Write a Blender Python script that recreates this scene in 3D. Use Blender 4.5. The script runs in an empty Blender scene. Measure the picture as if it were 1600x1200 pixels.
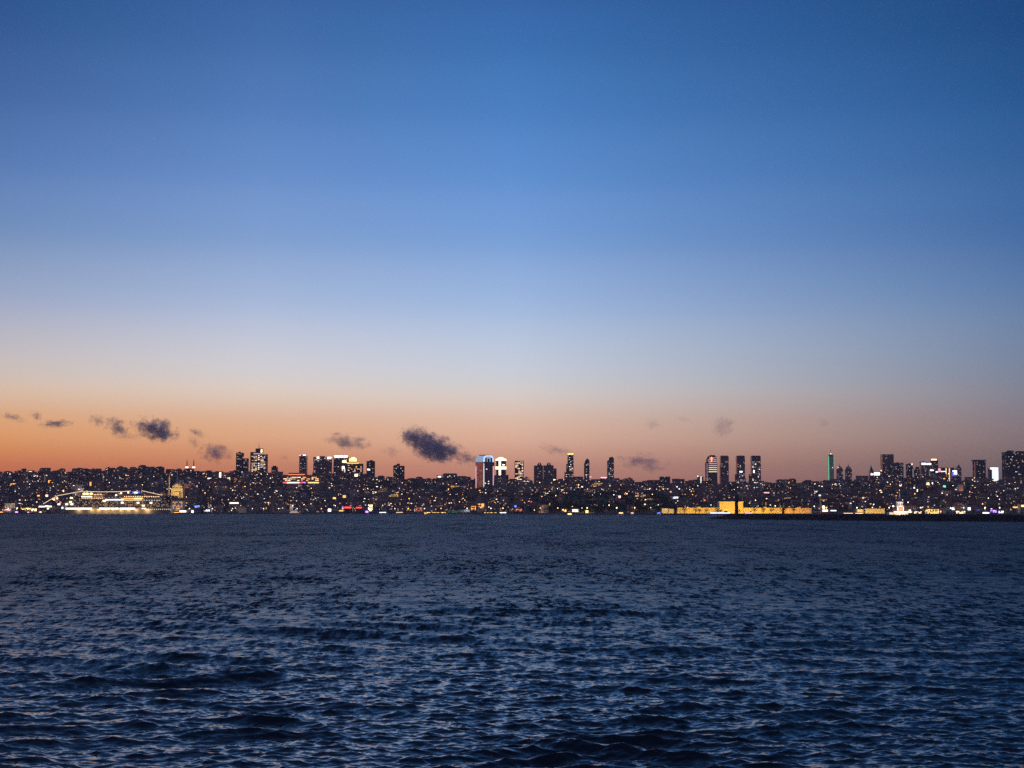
import bpy, math, random
import numpy as np
R = math.radians
C = bpy.context
S = C.scene
COL = S.collection

# ------------------------------------------------------------------ camera
F = 2617.0            # focal length in pixels of the 1600 px wide photograph
CH = 6.0              # camera height over the water (ferry deck)
PITCH = math.atan((798.5 - 600) / F)
cam = bpy.data.cameras.new('camera')
camo = bpy.data.objects.new('camera', cam)
COL.objects.link(camo)
cam.sensor_width = 36
cam.lens = 36 * F / 1600
cam.clip_start = 0.5
cam.clip_end = 120000
camo.location = (0, 0, CH)
camo.rotation_euler = (R(90) + PITCH, 0, 0)
S.camera = camo

# ------------------------------------------------------------------ view, render
S.view_settings.view_transform = 'Standard'
S.view_settings.look = 'None'
S.view_settings.exposure = 0
S.view_settings.gamma = 1
S.cycles.use_denoising = False
S.cycles.max_bounces = 5
S.cycles.diffuse_bounces = 2
S.cycles.glossy_bounces = 3
S.cycles.transmission_bounces = 2
S.cycles.volume_bounces = 1
S.cycles.transparent_max_bounces = 8
S.cycles.sample_clamp_direct = 2.5
S.cycles.sample_clamp_indirect = 0.3
S.cycles.filter_width = 1.5


def lin(c):
    return tuple(((v / 255) / 12.92 if v / 255 <= 0.04045 else ((v / 255 + 0.055) / 1.055) ** 2.4) for v in c)


# ------------------------------------------------------------------ dusk sky
W = bpy.data.worlds.new('World')
S.world = W
W.use_nodes = True
nt = W.node_tree
N, L = nt.nodes, nt.links
bg = N['Background']


def wn(t, **k):
    n = N.new(t)
    for a, b in k.items():
        setattr(n, a, b)
    return n


def wmath(op, a, b=None, c=None, clamp=False):
    n = wn('ShaderNodeMath', operation=op, use_clamp=clamp)
    for i, v in enumerate((a, b, c)):
        if v is None:
            continue
        if isinstance(v, (int, float)):
            n.inputs[i].default_value = v
        else:
            L.new(v, n.inputs[i])
    return n.outputs[0]


tc = wn('ShaderNodeTexCoord')
sep = wn('ShaderNodeSeparateXYZ')
L.new(tc.outputs['Generated'], sep.inputs[0])
EL = [0.0, .0185, .0375, .0567, .0757, .1137, .1514, .1886, .2257, .2617, .2966, .45, .7, 1.0]
SKY_WEST = [(196, 90, 62), (236, 118, 70), (252, 166, 98), (244, 188, 142), (226, 205, 190), (178, 184, 206), (131, 156, 196), (99, 133, 188), (76, 112, 170), (58, 96, 154), (43, 83, 138), (46, 74, 122), (42, 66, 108), (38, 60, 100)]
SKY_GLOW = [(202, 108, 86), (236, 138, 100), (252, 180, 132), (246, 202, 170), (234, 222, 216), (190, 202, 228), (145, 173, 217), (115, 152, 209), (91, 133, 194), (73, 117, 177), (58, 101, 161), (50, 82, 132), (44, 70, 112), (38, 60, 100)]
SKY_MID = [(200, 118, 106), (228, 152, 126), (248, 190, 160), (244, 210, 190), (224, 222, 225), (181, 202, 234), (138, 174, 225), (107, 154, 217), (84, 136, 202), (67, 120, 185), (55, 103, 168), (48, 80, 130), (42, 68, 110), (38, 60, 100)]
SKY_NORTH = [(114, 92, 100), (126, 106, 108), (142, 124, 124), (142, 134, 144), (132, 140, 160), (108, 135, 174), (76, 115, 169), (59, 104, 161), (44, 92, 150), (34, 80, 136), (28, 72, 125), (34, 68, 116), (36, 64, 106), (38, 60, 100)]


def ramp(cols):
    n = wn('ShaderNodeValToRGB')
    cr = n.color_ramp
    cr.interpolation = 'CARDINAL'
    while len(cr.elements) < len(EL):
        cr.elements.new(0.5)
    for e, p, c in zip(cr.elements, EL, cols):
        e.position = p ** 0.5
        e.color = (*lin(c), 1)
    zc = wmath('MAXIMUM', sep.outputs[2], 0.0)
    L.new(wmath('POWER', zc, 0.5), n.inputs[0])
    return n.outputs[0]


hyp = wmath('SQRT', wmath('MAXIMUM', wmath('SUBTRACT', 1.0, wmath('MULTIPLY', sep.outputs[2], sep.outputs[2])), 1e-5))
az = wmath('DIVIDE', sep.outputs[0], hyp)


def mr(v, a, b):
    n = wn('ShaderNodeMapRange', interpolation_type='LINEAR', clamp=True)
    L.new(v, n.inputs[0])
    n.inputs[1].default_value, n.inputs[2].default_value = a, b
    return n.outputs[0]


def wmix(f, a, b):
    n = wn('ShaderNodeMix', data_type='RGBA')
    L.new(f, n.inputs[0])
    L.new(a, n.inputs[6])
    L.new(b, n.inputs[7])
    return n.outputs[2]


f_w = mr(az, -0.30, -0.15)
f_a = mr(az, -0.15, 0.0)
f_b = mr(az, 0.0, 0.30)
back = mr(sep.outputs[1], 0.45, -0.1)
north = ramp(SKY_NORTH)
front = wmix(f_b, wmix(f_a, wmix(f_w, ramp(SKY_WEST), ramp(SKY_GLOW)), ramp(SKY_MID)), north)
# unseen eastern sky behind the camera, brightened and reddened to lift the hillside
east = wn('ShaderNodeMix', data_type='RGBA', blend_type='MULTIPLY')
east.inputs[0].default_value = 1
L.new(north, east.inputs[6])
east.inputs[7].default_value = (2.7, 1.45, 1.25, 1)
grade = wmix(back, front, east.outputs[2])
# the physical twilight sky adds its own faint share
sky = wn('ShaderNodeTexSky', sky_type='NISHITA', sun_disc=False, sun_elevation=R(-5), sun_rotation=R(-32), ozone_density=3)
add = wn('ShaderNodeMix', data_type='RGBA', blend_type='ADD')
add.inputs[0].default_value = 0.05
L.new(grade, add.inputs[6])
L.new(sky.outputs[0], add.inputs[7])
L.new(add.outputs[2], bg.inputs[0])
bg.inputs[1].default_value = 1.0
W.cycles.sampling_method = 'NONE'


# ------------------------------------------------------------------ projection helpers
def P(px, py, Y):
    x, y = (px - 800) / F, (600 - py) / F
    dy, dz = math.cos(PITCH) - y * math.sin(PITCH), math.sin(PITCH) + y * math.cos(PITCH)
    s = Y / dy
    return s * x, Y, CH + s * dz


def X_of(px, Y): return P(px, 780, Y)[0]
def Z_of(py, Y): return P(800, py, Y)[2]
def px_of(X, Y): return 800 + X / (Y * math.cos(PITCH)) * F


RIDGE = [(-300, 742), (0, 744), (30, 741), (100, 742), (150, 739), (240, 738), (320, 743), (360, 742), (430, 745), (500, 748), (580, 752), (640, 754), (720, 753), (800, 756), (880, 757), (980, 758), (1050, 765), (1100, 761), (1160, 764), (1250, 761), (1340, 757), (1420, 754), (1480, 753), (1520, 758), (1600, 755), (1900, 752)]
SHORE = [(-600, 3489), (600, 3489), (830, 2900), (1000, 2500), (2300, 2440)]
RX, RY = zip(*RIDGE)
SX, SY = zip(*SHORE)
YR = 4700.0


def ridge_z(px): return (798.5 - np.interp(px, RX, RY)) * YR / F + CH
def shore_y(px): return np.interp(px, SX, SY)


def ground(X, Y):
    """terrain height: quay, slope, ridge, plateau"""
    px = 800 + X / (Y * math.cos(PITCH)) * F
    ys = shore_y(px)
    t = (Y - ys) / (YR - ys)
    u = np.clip((t - 0.05) / 0.95, 0, 1)
    z = 2.2 + (ridge_z(px) - 2.2) * (0.35 * u + 0.65 * u * u * (3 - 2 * u)) + 1.5 * np.sin(X * .011 + Y * .007) * np.minimum(u * 4, 1)
    b = np.clip((Y - YR) / 2500, 0, 1)
    return z - b * (0.22 * z)


def gz(X, Y): return float(ground(np.float64(X), np.float64(Y)))


def at_ground(px, py):
    """the place on the hillside seen at this pixel (its Y)"""
    ys = float(shore_y(px)) + 12
    for Y in np.arange(ys, YR, 12):
        if P(px, py, Y)[2] <= gz(X_of(px, Y), Y):
            return float(Y)
    return YR


# ------------------------------------------------------------------ materials
MATS = {}


def nodes_of(name):
    m = bpy.data.materials.new(name)
    m.use_nodes = True
    return m, m.node_tree.nodes, m.node_tree.links, m.node_tree.nodes['Principled BSDF']


def mat(name, col, rough=0.8, metal=0.0, var=0.25, scale=0.15):
    if name in MATS:
        return MATS[name]
    m, n, l, b = nodes_of(name)
    t = n.new('ShaderNodeTexCoord')
    no = n.new('ShaderNodeTexNoise')
    no.inputs['Scale'].default_value = scale
    no.inputs['Detail'].default_value = 4
    l.new(t.outputs['Object'], no.inputs['Vector'])
    mx = n.new('ShaderNodeMix')
    mx.data_type = 'RGBA'
    l.new(no.outputs['Fac'], mx.inputs[0])
    mx.inputs[6].default_value = (*[c * (1 - var) for c in col], 1)
    mx.inputs[7].default_value = (*[min(1, c * (1 + var)) for c in col], 1)
    l.new(mx.outputs[2], b.inputs['Base Color'])
    b.inputs['Roughness'].default_value = rough
    b.inputs['Metallic'].default_value = metal
    MATS[name] = m
    return m


def facade(name, col, glass=(0.02, 0.025, 0.035), cw=3.4, rh=3.2, gap=0.45, rough=0.75, lit=.07):
    """wall with rows of dark window openings"""
    m, n, l, b = nodes_of(name)
    t = n.new('ShaderNodeTexCoord')
    s = n.new('ShaderNodeSeparateXYZ')
    l.new(t.outputs['Object'], s.inputs[0])
    a = n.new('ShaderNodeMath')
    a.operation = 'ADD'
    l.new(s.outputs[0], a.inputs[0])
    l.new(s.outputs[1], a.inputs[1])
    c = n.new('ShaderNodeCombineXYZ')
    l.new(a.outputs[0], c.inputs[0])
    l.new(s.outputs[2], c.inputs[1])
    br = n.new('ShaderNodeTexBrick')
    br.offset = 0
    br.inputs['Scale'].default_value = 1
    br.inputs['Brick Width'].default_value = cw
    br.inputs['Row Height'].default_value = rh
    br.inputs['Mortar Size'].default_value = gap
    br.inputs['Mortar Smooth'].default_value = 0
    br.inputs['Color1'].default_value = (*glass, 1)
    br.inputs['Color2'].default_value = (*[g * 2.2 for g in glass], 1)
    br.inputs['Mortar'].default_value = (*col, 1)
    l.new(c.outputs[0], br.inputs['Vector'])
    no = n.new('ShaderNodeTexNoise')
    no.inputs['Scale'].default_value = 0.08
    l.new(t.outputs['Object'], no.inputs['Vector'])
    mx = n.new('ShaderNodeMix')
    mx.data_type = 'RGBA'
    mx.blend_type = 'MULTIPLY'
    mx.inputs[0].default_value = 0.5
    l.new(br.outputs['Color'], mx.inputs[6])
    l.new(no.outputs['Fac'], mx.inputs[7])
    l.new(mx.outputs[2], b.inputs['Base Color'])
    b.inputs['Roughness'].default_value = rough
    if lit:
        rb = n.new('ShaderNodeTexBrick')
        rb.offset = 0
        for k, v in (('Scale', 1), ('Brick Width', cw), ('Row Height', rh), ('Mortar Size', gap), ('Mortar Smooth', 0), ('Color1', (0, 0, 0, 1)), ('Color2', (1, 1, 1, 1)), ('Mortar', (0, 0, 0, 1))):
            rb.inputs[k].default_value = v
        l.new(c.outputs[0], rb.inputs['Vector'])
        th_ = n.new('ShaderNodeMath')
        th_.operation = 'GREATER_THAN'
        l.new(rb.outputs['Color'], th_.inputs[0])
        th_.inputs[1].default_value = 1 - lit
        st_ = n.new('ShaderNodeMath')
        st_.operation = 'MULTIPLY'
        l.new(th_.outputs[0], st_.inputs[0])
        st_.inputs[1].default_value = .42
        l.new(st_.outputs[0], b.inputs['Emission Strength'])
        b.inputs['Emission Color'].default_value = (1, .60, .34, 1)
        m.cycles.emission_sampling = 'NONE'
    MATS[name] = m
    return m


def glow(name, col, strength, sample=False):
    if name in MATS:
        return MATS[name]
    m, n, l, b = nodes_of(name)
    b.inputs['Base Color'].default_value = (0.3, 0.3, 0.3, 1)
    b.inputs['Emission Color'].default_value = (*col, 1)
    b.inputs['Emission Strength'].default_value = strength
    if not sample:
        m.cycles.emission_sampling = 'NONE'
    MATS[name] = m
    return m


WALLS = [facade('plaster brown', (.34, .24, .19)), facade('plaster grey', (.36, .31, .29), cw=3, rh=3, gap=.7), facade('plaster rose', (.44, .28, .23), cw=4, gap=.9),
         facade('plaster pale', (.62, .54, .47), cw=3.6, gap=.8), facade('concrete dark', (.17, .14, .13)), facade('brick wall', (.27, .15, .11), cw=3)]
ROOFT = mat('roof tile', (.26, .12, .08))
ROOFG = mat('roof bitumen', (.14, .12, .11))
GLASS = facade('tower glass', (.10, .11, .13), (.03, .035, .05), cw=4, rh=3.6, gap=.35, rough=.25, lit=.05)
TBROWN = facade('tower brown', (.14, .11, .10), cw=4.5, rh=3.6, gap=.5, lit=.08)
TGREY = facade('tower grey', (.24, .23, .24), cw=4.2, rh=3.6, gap=.6)
CONC = mat('concrete', (.30, .28, .26))
DARKM = mat('dark steel', (.04, .04, .045), .5)
STONE = mat('cream stone', (.62, .56, .44))
STONEW = mat('white stone', (.72, .70, .66))
LEAD = mat('lead dome', (.32, .35, .38), .5)
SHIPW = mat('ship white paint', (.75, .75, .75), .4, var=.05)
HULLM = mat('ship hull paint', (.16, .15, .17), .4, var=.1)
LEAF = mat('dark foliage', (.035, .05, .025), .9, var=.5, scale=.6)
LEAF2 = mat('olive foliage', (.05, .055, .03), .9, var=.5, scale=.6)
BARK = mat('bark', (.06, .045, .035), .95)
ROCK = mat('breakwater rock', (.045, .042, .04), .9, var=.5, scale=.5)
SOIL = mat('dark hillside soil', (.11, .085, .06), .95, var=.4, scale=.01)
QUAY = mat('quay concrete', (.16, .15, .14), .9)
POLE = mat('lamp pole steel', (.08, .08, .08), .6)
EM = {
    'warm': (1.0, .64, .36), 'white': (1.0, .86, .74), 'cool': (.80, .88, 1.0), 'amber': (1.0, .40, .07), 'yellow': (1.0, .80, .44),
    'red': (1.0, .06, .06), 'pink': (1.0, .40, .38), 'blue': (.10, .18, 1.0), 'violet': (.40, .18, 1.0), 'green': (.15, .8, .35), 'gold': (1.0, .60, .16),
    'rose': (.85, .45, .55), 'ice': (.50, .68, 1.0), 'coral': (1.0, .28, .12)}


def E(c, s):
    return glow('%s light %g' % (c, s), EM[c], s)


# ------------------------------------------------------------------ mesh builder
class MB:
    def __init__(s):
        s.v, s.f, s.m, s.mats = [], [], [], []

    def mi(s, m):
        if m not in s.mats:
            s.mats.append(m)
        return s.mats.index(m)

    def box(s, x0, x1, y0, y1, z0, z1, m=None, rot=0, cx=None, cy=None):
        if cx is None:
            cx, cy = (x0 + x1) / 2, (y0 + y1) / 2
        c, si = math.cos(rot), math.sin(rot)
        b = len(s.v)
        for z in (z0, z1):
            for x, y in ((x0, y0), (x1, y0), (x1, y1), (x0, y1)):
                dx, dy = x - cx, y - cy
                s.v.append((cx + dx * c - dy * si, cy + dx * si + dy * c, z))
        for q in ((3, 2, 1, 0), (4, 5, 6, 7), (0, 1, 5, 4), (1, 2, 6, 5), (2, 3, 7, 6), (3, 0, 4, 7)):
            s.f.append([b + i for i in q])
            s.m.append(s.mi(m))
        return s

    def gable(s, x0, x1, y0, y1, z0, z1, m=None, hip=0.0):
        b = len(s.v)
        ym = (y0 + y1) / 2
        h = (x1 - x0) * hip
        s.v += [(x0, y0, z0), (x1, y0, z0), (x1, y1, z0), (x0, y1, z0), (x0 + h, ym, z1), (x1 - h, ym, z1)]
        for q in ((3, 2, 1, 0), (0, 1, 5, 4), (2, 3, 4, 5), (1, 2, 5), (3, 0, 4)):
            s.f.append([b + i for i in q])
            s.m.append(s.mi(m))
        return s

    def prism(s, pts, y0, y1, m=None):
        """outline in x,z extruded along y"""
        b = len(s.v)
        n = len(pts)
        for y in (y0, y1):
            s.v += [(x, y, z) for x, z in pts]
        s.f.append([b + i for i in range(n)])
        s.f.append([b + n + i for i in reversed(range(n))])
        for i in range(n):
            j = (i + 1) % n
            s.f.append([b + j, b + i, b + n + i, b + n + j])
        s.m += [s.mi(m)] * (n + 2)
        return s

    def lathe(s, prof, seg=12, cx=0, cy=0, m=None, a0=0.0):
        """profile of (radius, z)"""
        b = len(s.v)
        for r, z in prof:
            for k in range(seg):
                a = a0 + 2 * math.pi * k / seg
                s.v.append((cx + r * math.cos(a), cy + r * math.sin(a), z))
        for i in range(len(prof) - 1):
            for k in range(seg):
                j = (k + 1) % seg
                s.f.append([b + i * seg + k, b + i * seg + j, b + (i + 1) * seg + j, b + (i + 1) * seg + k])
                s.m.append(s.mi(m))
        s.f.append([b + k for k in reversed(range(seg))])
        s.f.append([b + (len(prof) - 1) * seg + k for k in range(seg)])
        s.m += [s.mi(m)] * 2
        return s

    def tube(s, pts, r, seg=6, m=None):
        rings = []
        for i, p in enumerate(pts):
            a = np.array(pts[max(0, i - 1)], float)
            c = np.array(pts[min(len(pts) - 1, i + 1)], float)
            d = c - a
            d /= np.linalg.norm(d)
            u = np.cross(d, (0, 1, 0.01))
            u /= np.linalg.norm(u)
            w = np.cross(d, u)
            b = len(s.v)
            rr = r[i] if isinstance(r, (list, tuple)) else r
            for k in range(seg):
                t = 2 * math.pi * k / seg
                s.v.append(tuple(np.array(p) + rr * (math.cos(t) * u + math.sin(t) * w)))
            rings.append(b)
        for a, c in zip(rings, rings[1:]):
            for k in range(seg):
                j = (k + 1) % seg
                s.f.append([a + k, a + j, c + j, c + k])
                s.m.append(s.mi(m))
        for rg in (rings[0], rings[-1]):
            s.f.append([rg + k for k in range(seg)])
            s.m.append(s.mi(m))
        return s

    def mesh(s, name):
        me = bpy.data.meshes.new(name)
        me.from_pydata(s.v, [], s.f)
        for m in s.mats:
            if m is not None:
                me.materials.append(m)
        if len(s.mats) > 1:
            me.polygons.foreach_set('material_index', s.m)
        me.update()
        return me

    def build(s, name, parent=None, material=None, loc=None):
        if material is not None:
            s.mats = [material]
            s.m = [0] * len(s.f)
        return link(name, s.mesh(name), parent, loc)


def link(name, me, parent=None, loc=None):
    o = bpy.data.objects.new(name, me)
    COL.objects.link(o)
    if parent is not None:
        o.parent = parent
    if loc is not None:
        o.location = loc
    return o


def empty(name, loc, rz=0):
    o = bpy.data.objects.new(name, None)
    o.empty_display_size = 5
    COL.objects.link(o)
    o.location = loc
    o.rotation_euler = (0, 0, rz)
    return o


def tag(o, label, cat, group=None, kind=None):
    o['label'] = label
    o['category'] = cat
    if group:
        o['group'] = group
    if kind:
        o['kind'] = kind
    n = len(label.split())
    if not 4 <= n <= 16:
        print('LABEL LENGTH', n, label)
    return o


def structure(o):
    o['kind'] = 'structure'
    return o


# landmarks that labels refer to
MARKS = [(12, 'left picture edge', 'right'), (213, 'blue-lit ship funnel', None), (276, 'floodlit mosque dome', None), (403, 'lit mast-topped tower', None), (472, 'slim roof-lit slab', None), (547, 'golden crown building', None), (622, 'lone dark tower', None),
         (757, 'white-crowned tower', None), (811, 'speckled square tower', None), (891, 'tall gold-capped tower', None), (953, 'slant-topped tower', None), (1040, 'squat dark tower', None), (1112, 'striped tower', None), (1182, 'rightmost triplet slab', None),
         (1299, 'green-edged tower', None), (1389, 'broad dark skyscraper', None), (1475, 'gold-striped block', None), (1554, 'glowing white facade', None)]
ORD = ['nearest', 'second', 'third', 'fourth', 'fifth', 'sixth', 'seventh', 'eighth', 'ninth', 'tenth', 'eleventh', 'twelfth', 'thirteenth', 'fourteenth', 'fifteenth', 'sixteenth', 'seventeenth', 'eighteenth', 'nineteenth', 'twentieth']


def single_out(items, what, where):
    """items: [(px, object, look)] of one row -> labels by landmark and order"""
    buckets = {}
    for px, o, look in items:
        k = min(range(len(MARKS)), key=lambda i: abs(MARKS[i][0] - px))
        side = 'right' if (px >= MARKS[k][0]) else 'left'
        buckets.setdefault((k, side), []).append((abs(px - MARKS[k][0]), o, look))
    for (k, side), lst in buckets.items():
        lst.sort(key=lambda a: a[0])
        for i, (_, o, look) in enumerate(lst):
            o['label'] = f"{look} {where}, {ORD[min(i, 19)]} {what} {side} of the {MARKS[k][1]}"
            if len(o['label'].split()) > 16:
                print('LONG', o['label'])


rnd = random.Random(11)

# ------------------------------------------------------------------ water
def build_water():
    f10 = F * 0.64
    px = np.concatenate([np.arange(-820, 820.1, 1.25)])
    th_d = np.arctan(px / f10)
    a = th_d[-1]
    out = np.linspace(0, 1, 60)[1:] ** 1.0
    th = np.concatenate([th_d, a + (2 * math.pi - 2 * a) * out])[:-1]
    v1 = np.geomspace(f10 * CH / 3.0, 262, 50)[:-1]
    v2 = np.arange(262, 6.0, -0.32)
    v3 = np.geomspace(5.9, f10 * CH / 60000, 50)
    v = np.concatenate([v1, v2, v3])
    r = f10 * CH / v
    dr = np.gradient(r)
    nr, nth = len(r), len(th)
    RR, TT = np.meshgrid(r, th, indexing='ij')
    X0 = (RR * np.sin(TT)).astype(np.float32)
    Y0 = (RR * np.cos(TT)).astype(np.float32)
    near = np.abs(((TT + math.pi) % (2 * math.pi)) - math.pi) <= a
    sp = np.abs(dr)[:, None] * np.ones_like(RR)
    sp = np.where(near, np.maximum(sp, RR * 1.25 / f10), np.maximum(sp, RR * 0.1)).astype(np.float32)
    rs = np.random.RandomState(5)
    H = np.zeros_like(X0)
    DX = np.zeros_like(X0)
    DY = np.zeros_like(X0)
    resid = np.zeros_like(X0)
    n = 96
    lam = np.geomspace(0.17, 7, n) * rs.uniform(.93, 1.07, n)
    pick = rs.rand(n)
    ang = np.where(pick < .45, rs.normal(R(260), R(24), n), np.where(pick < .85, rs.normal(R(224), R(22), n), rs.normal(R(308), R(18), n)))
    slope = 0.0275 * np.where(lam > 1.0, (1.0 / lam) ** .55, 1.0) * rs.uniform(.6, 1.35, n)
    ph = rs.uniform(0, 2 * math.pi, n)
    gust = (1 + .35 * np.sin(X0 * .021 + Y0 * .013 + 1) * np.sin(X0 * -.009 + Y0 * .031) + .22 * np.sin(X0 * .11 + 2 + Y0 * .05) * np.sin(Y0 * .09 - X0 * .03)).astype(np.float32)
    for i in range(n):
        k = 2 * math.pi / lam[i]
        am = slope[i] / k
        w = np.clip(lam[i] / sp - .8, 0, 1) * (gust if lam[i] < 1.5 else 1)
        resid += (slope[i] ** 2) * (1 - np.clip(lam[i] / sp - .8, 0, 1)) / 2
        if not (w > 0).any():
            continue
        cx, cy = math.cos(ang[i]), math.sin(ang[i])
        p = k * (cx * X0 + cy * Y0) + ph[i]
        sn = np.sin(p)
        H += am * w * sn
        q = am * w * np.cos(p) * 1.25
        DX += q * cx
        DY += q * cy
    # the ferry's wake: crossing packets and a few steep peaks
    def packet(cx, cy, dirdeg, lam_, amp, wid, length, chirp=0):
        nonlocal H, DX, DY
        d = R(dirdeg)
        u = (X0 - cx) * math.cos(d) + (Y0 - cy) * math.sin(d)
        w = -(X0 - cx) * math.sin(d) + (Y0 - cy) * math.cos(d)
        env = np.exp(-(u / length) ** 2 - (w / wid) ** 2)
        p = 2 * math.pi / lam_ * (u + chirp * w * w)
        H += amp * env * (np.cos(p) + .25 * np.cos(2 * p))
        DX += -amp * env * np.sin(p) * .9 * math.cos(d)
        DY += -amp * env * np.sin(p) * .9 * math.sin(d)
    packet(-7.2, 48.4, 262, 1.7, .16, .8, .7, .25)
    packet(-6.9, 45.6, 262, 2.6, .12, 2.4, 1.6, .05)
    packet(2.6, 42.6, 232, 1.9, .15, 2.4, 2.0)
    packet(0.8, 41.2, 300, 1.6, .09, 2.4, 2.2)
    packet(4.4, 44.0, 246, 1.4, .06, 3.0, 3.0)
    packet(-9.5, 53, 250, 3.6, .09, 4.0, 3.2, .03)
    packet(-12.5, 60, 292, 4.4, .15, 6.5, 5, -.012)
    packet(-16, 66, 232, 5.2, .15, 14, 6, .004)
    packet(-13, 47, 285, 3.0, .08, 4, 4, .02)
    packet(-10, 84, 236, 7.0, .15, 22, 8, .002)
    packet(4, 100, 250, 7.5, .12, 18, 9)
    packet(12, 58, 245, 4.2, .08, 9, 8, .004)
    packet(14, 72, 262, 5.0, .08, 14, 9)
    packet(8, 50, 286, 2.8, .06, 6, 5)
    packet(-34, 150, 246, 9, .07, 50, 16)
    packet(30, 165, 250, 10, .07, 50, 18)
    V = np.stack([X0 + DX, Y0 + DY, H], -1).reshape(-1, 3).astype(np.float32)
    V = np.concatenate([V, [[0, 0, 0]]]).astype(np.float32)
    ii, jj = np.meshgrid(np.arange(nr - 1), np.arange(nth), indexing='ij')
    j2 = (jj + 1) % nth
    q = np.stack([ii * nth + jj, ii * nth + j2, (ii + 1) * nth + j2, (ii + 1) * nth + jj], -1).reshape(-1, 4)
    q = q[:, ::-1]
    tri = np.stack([np.full(nth, nr * nth), (np.arange(nth) + 1) % nth, np.arange(nth)], -1)
    tri = tri[:, ::-1]
    me = bpy.data.meshes.new('water')
    me.vertices.add(len(V))
    me.vertices.foreach_set('co', V.ravel())
    loops = np.concatenate([q.ravel(), tri.ravel()]).astype(np.int32)
    me.loops.add(len(loops))
    me.loops.foreach_set('vertex_index', loops)
    starts = np.concatenate([np.arange(len(q)) * 4, len(q) * 4 + np.arange(len(tri)) * 3]).astype(np.int32)
    me.polygons.add(len(starts))
    me.polygons.foreach_set('loop_start', starts)
    me.update(calc_edges=True)
    me.polygons.foreach_set('use_smooth', [True] * len(starts))
    at = me.attributes.new('chop', 'FLOAT', 'POINT')
    at.data.foreach_set('value', np.concatenate([np.sqrt(resid).ravel(), [0.05]]).astype(np.float32))
    m, n_, l, b = nodes_of('sea water')
    b.inputs['Base Color'].default_value = (.014, .018, .026, 1)
    b.inputs['IOR'].default_value = 1.333
    b.inputs['Specular IOR Level'].default_value = 0.40
    att = n_.new('ShaderNodeAttribute')
    att.attribute_name = 'chop'
    t = n_.new('ShaderNodeTexCoord')
    def layers(ls):
        acc = None
        for sx, sy, wx, wy in ls:
            mp = n_.new('ShaderNodeMapping')
            mp.inputs['Scale'].default_value = (sx, sy, 1)
            mp.inputs['Rotation'].default_value = (0, 0, R(4 + sx))
            l.new(t.outputs['Object'], mp.inputs[0])
            no = n_.new('ShaderNodeTexNoise')
            no.inputs['Scale'].default_value = 1
            no.inputs['Detail'].default_value = 2
            l.new(mp.outputs[0], no.inputs['Vector'])
            sb = n_.new('ShaderNodeVectorMath')
            sb.operation = 'SUBTRACT'
            l.new(no.outputs['Color'], sb.inputs[0])
            sb.inputs[1].default_value = (.5, .5, .5)
            mu = n_.new('ShaderNodeVectorMath')
            mu.operation = 'MULTIPLY'
            l.new(sb.outputs[0], mu.inputs[0])
            mu.inputs[1].default_value = (wx, wy, 0)
            if acc is None:
                acc = mu.outputs[0]
            else:
                ad = n_.new('ShaderNodeVectorMath')
                l.new(acc, ad.inputs[0])
                l.new(mu.outputs[0], ad.inputs[1])
                acc = ad.outputs[0]
        return acc

    def scaled(acc, k, c):
        amp = n_.new('ShaderNodeMath')
        amp.operation = 'MULTIPLY_ADD'
        l.new(att.outputs['Fac'], amp.inputs[0])
        amp.inputs[1].default_value = k
        amp.inputs[2].default_value = c
        q = n_.new('ShaderNodeVectorMath')
        q.operation = 'SCALE'
        l.new(acc, q.inputs[0])
        l.new(amp.outputs[0], q.inputs['Scale'])
        return q.outputs[0]
    fine = scaled(layers(((5, 7, 1.1, 1.6), (1.7, 2.2, 1.0, 1.5))), 1.8, .10)
    rows = scaled(layers(((4.0, 1.5, 1.2, 2.8), (1.9, .42, 1.2, 2.8), (.75, .14, .6, 1.6), (.16, .035, .3, 1.0), (.05, .012, .2, 1.0))), 4.4, 0.0)
    sc_ = n_.new('ShaderNodeVectorMath')
    l.new(fine, sc_.inputs[0])
    l.new(rows, sc_.inputs[1])
    g = n_.new('ShaderNodeNewGeometry')
    ad = n_.new('ShaderNodeVectorMath')
    l.new(g.outputs['Normal'], ad.inputs[0])
    l.new(sc_.outputs[0], ad.inputs[1])
    nm = n_.new('ShaderNodeVectorMath')
    nm.operation = 'NORMALIZE'
    l.new(ad.outputs[0], nm.inputs[0])
    l.new(nm.outputs[0], b.inputs['Normal'])
    ro = n_.new('ShaderNodeMath')
    ro.operation = 'MULTIPLY_ADD'
    l.new(att.outputs['Fac'], ro.inputs[0])
    ro.inputs[1].default_value = 2.3
    ro.inputs[2].default_value = .06
    l.new(ro.outputs[0], b.inputs['Roughness'])
    me.materials.append(m)
    structure(link('water', me))
    print('water verts', len(V))


build_water()

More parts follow.
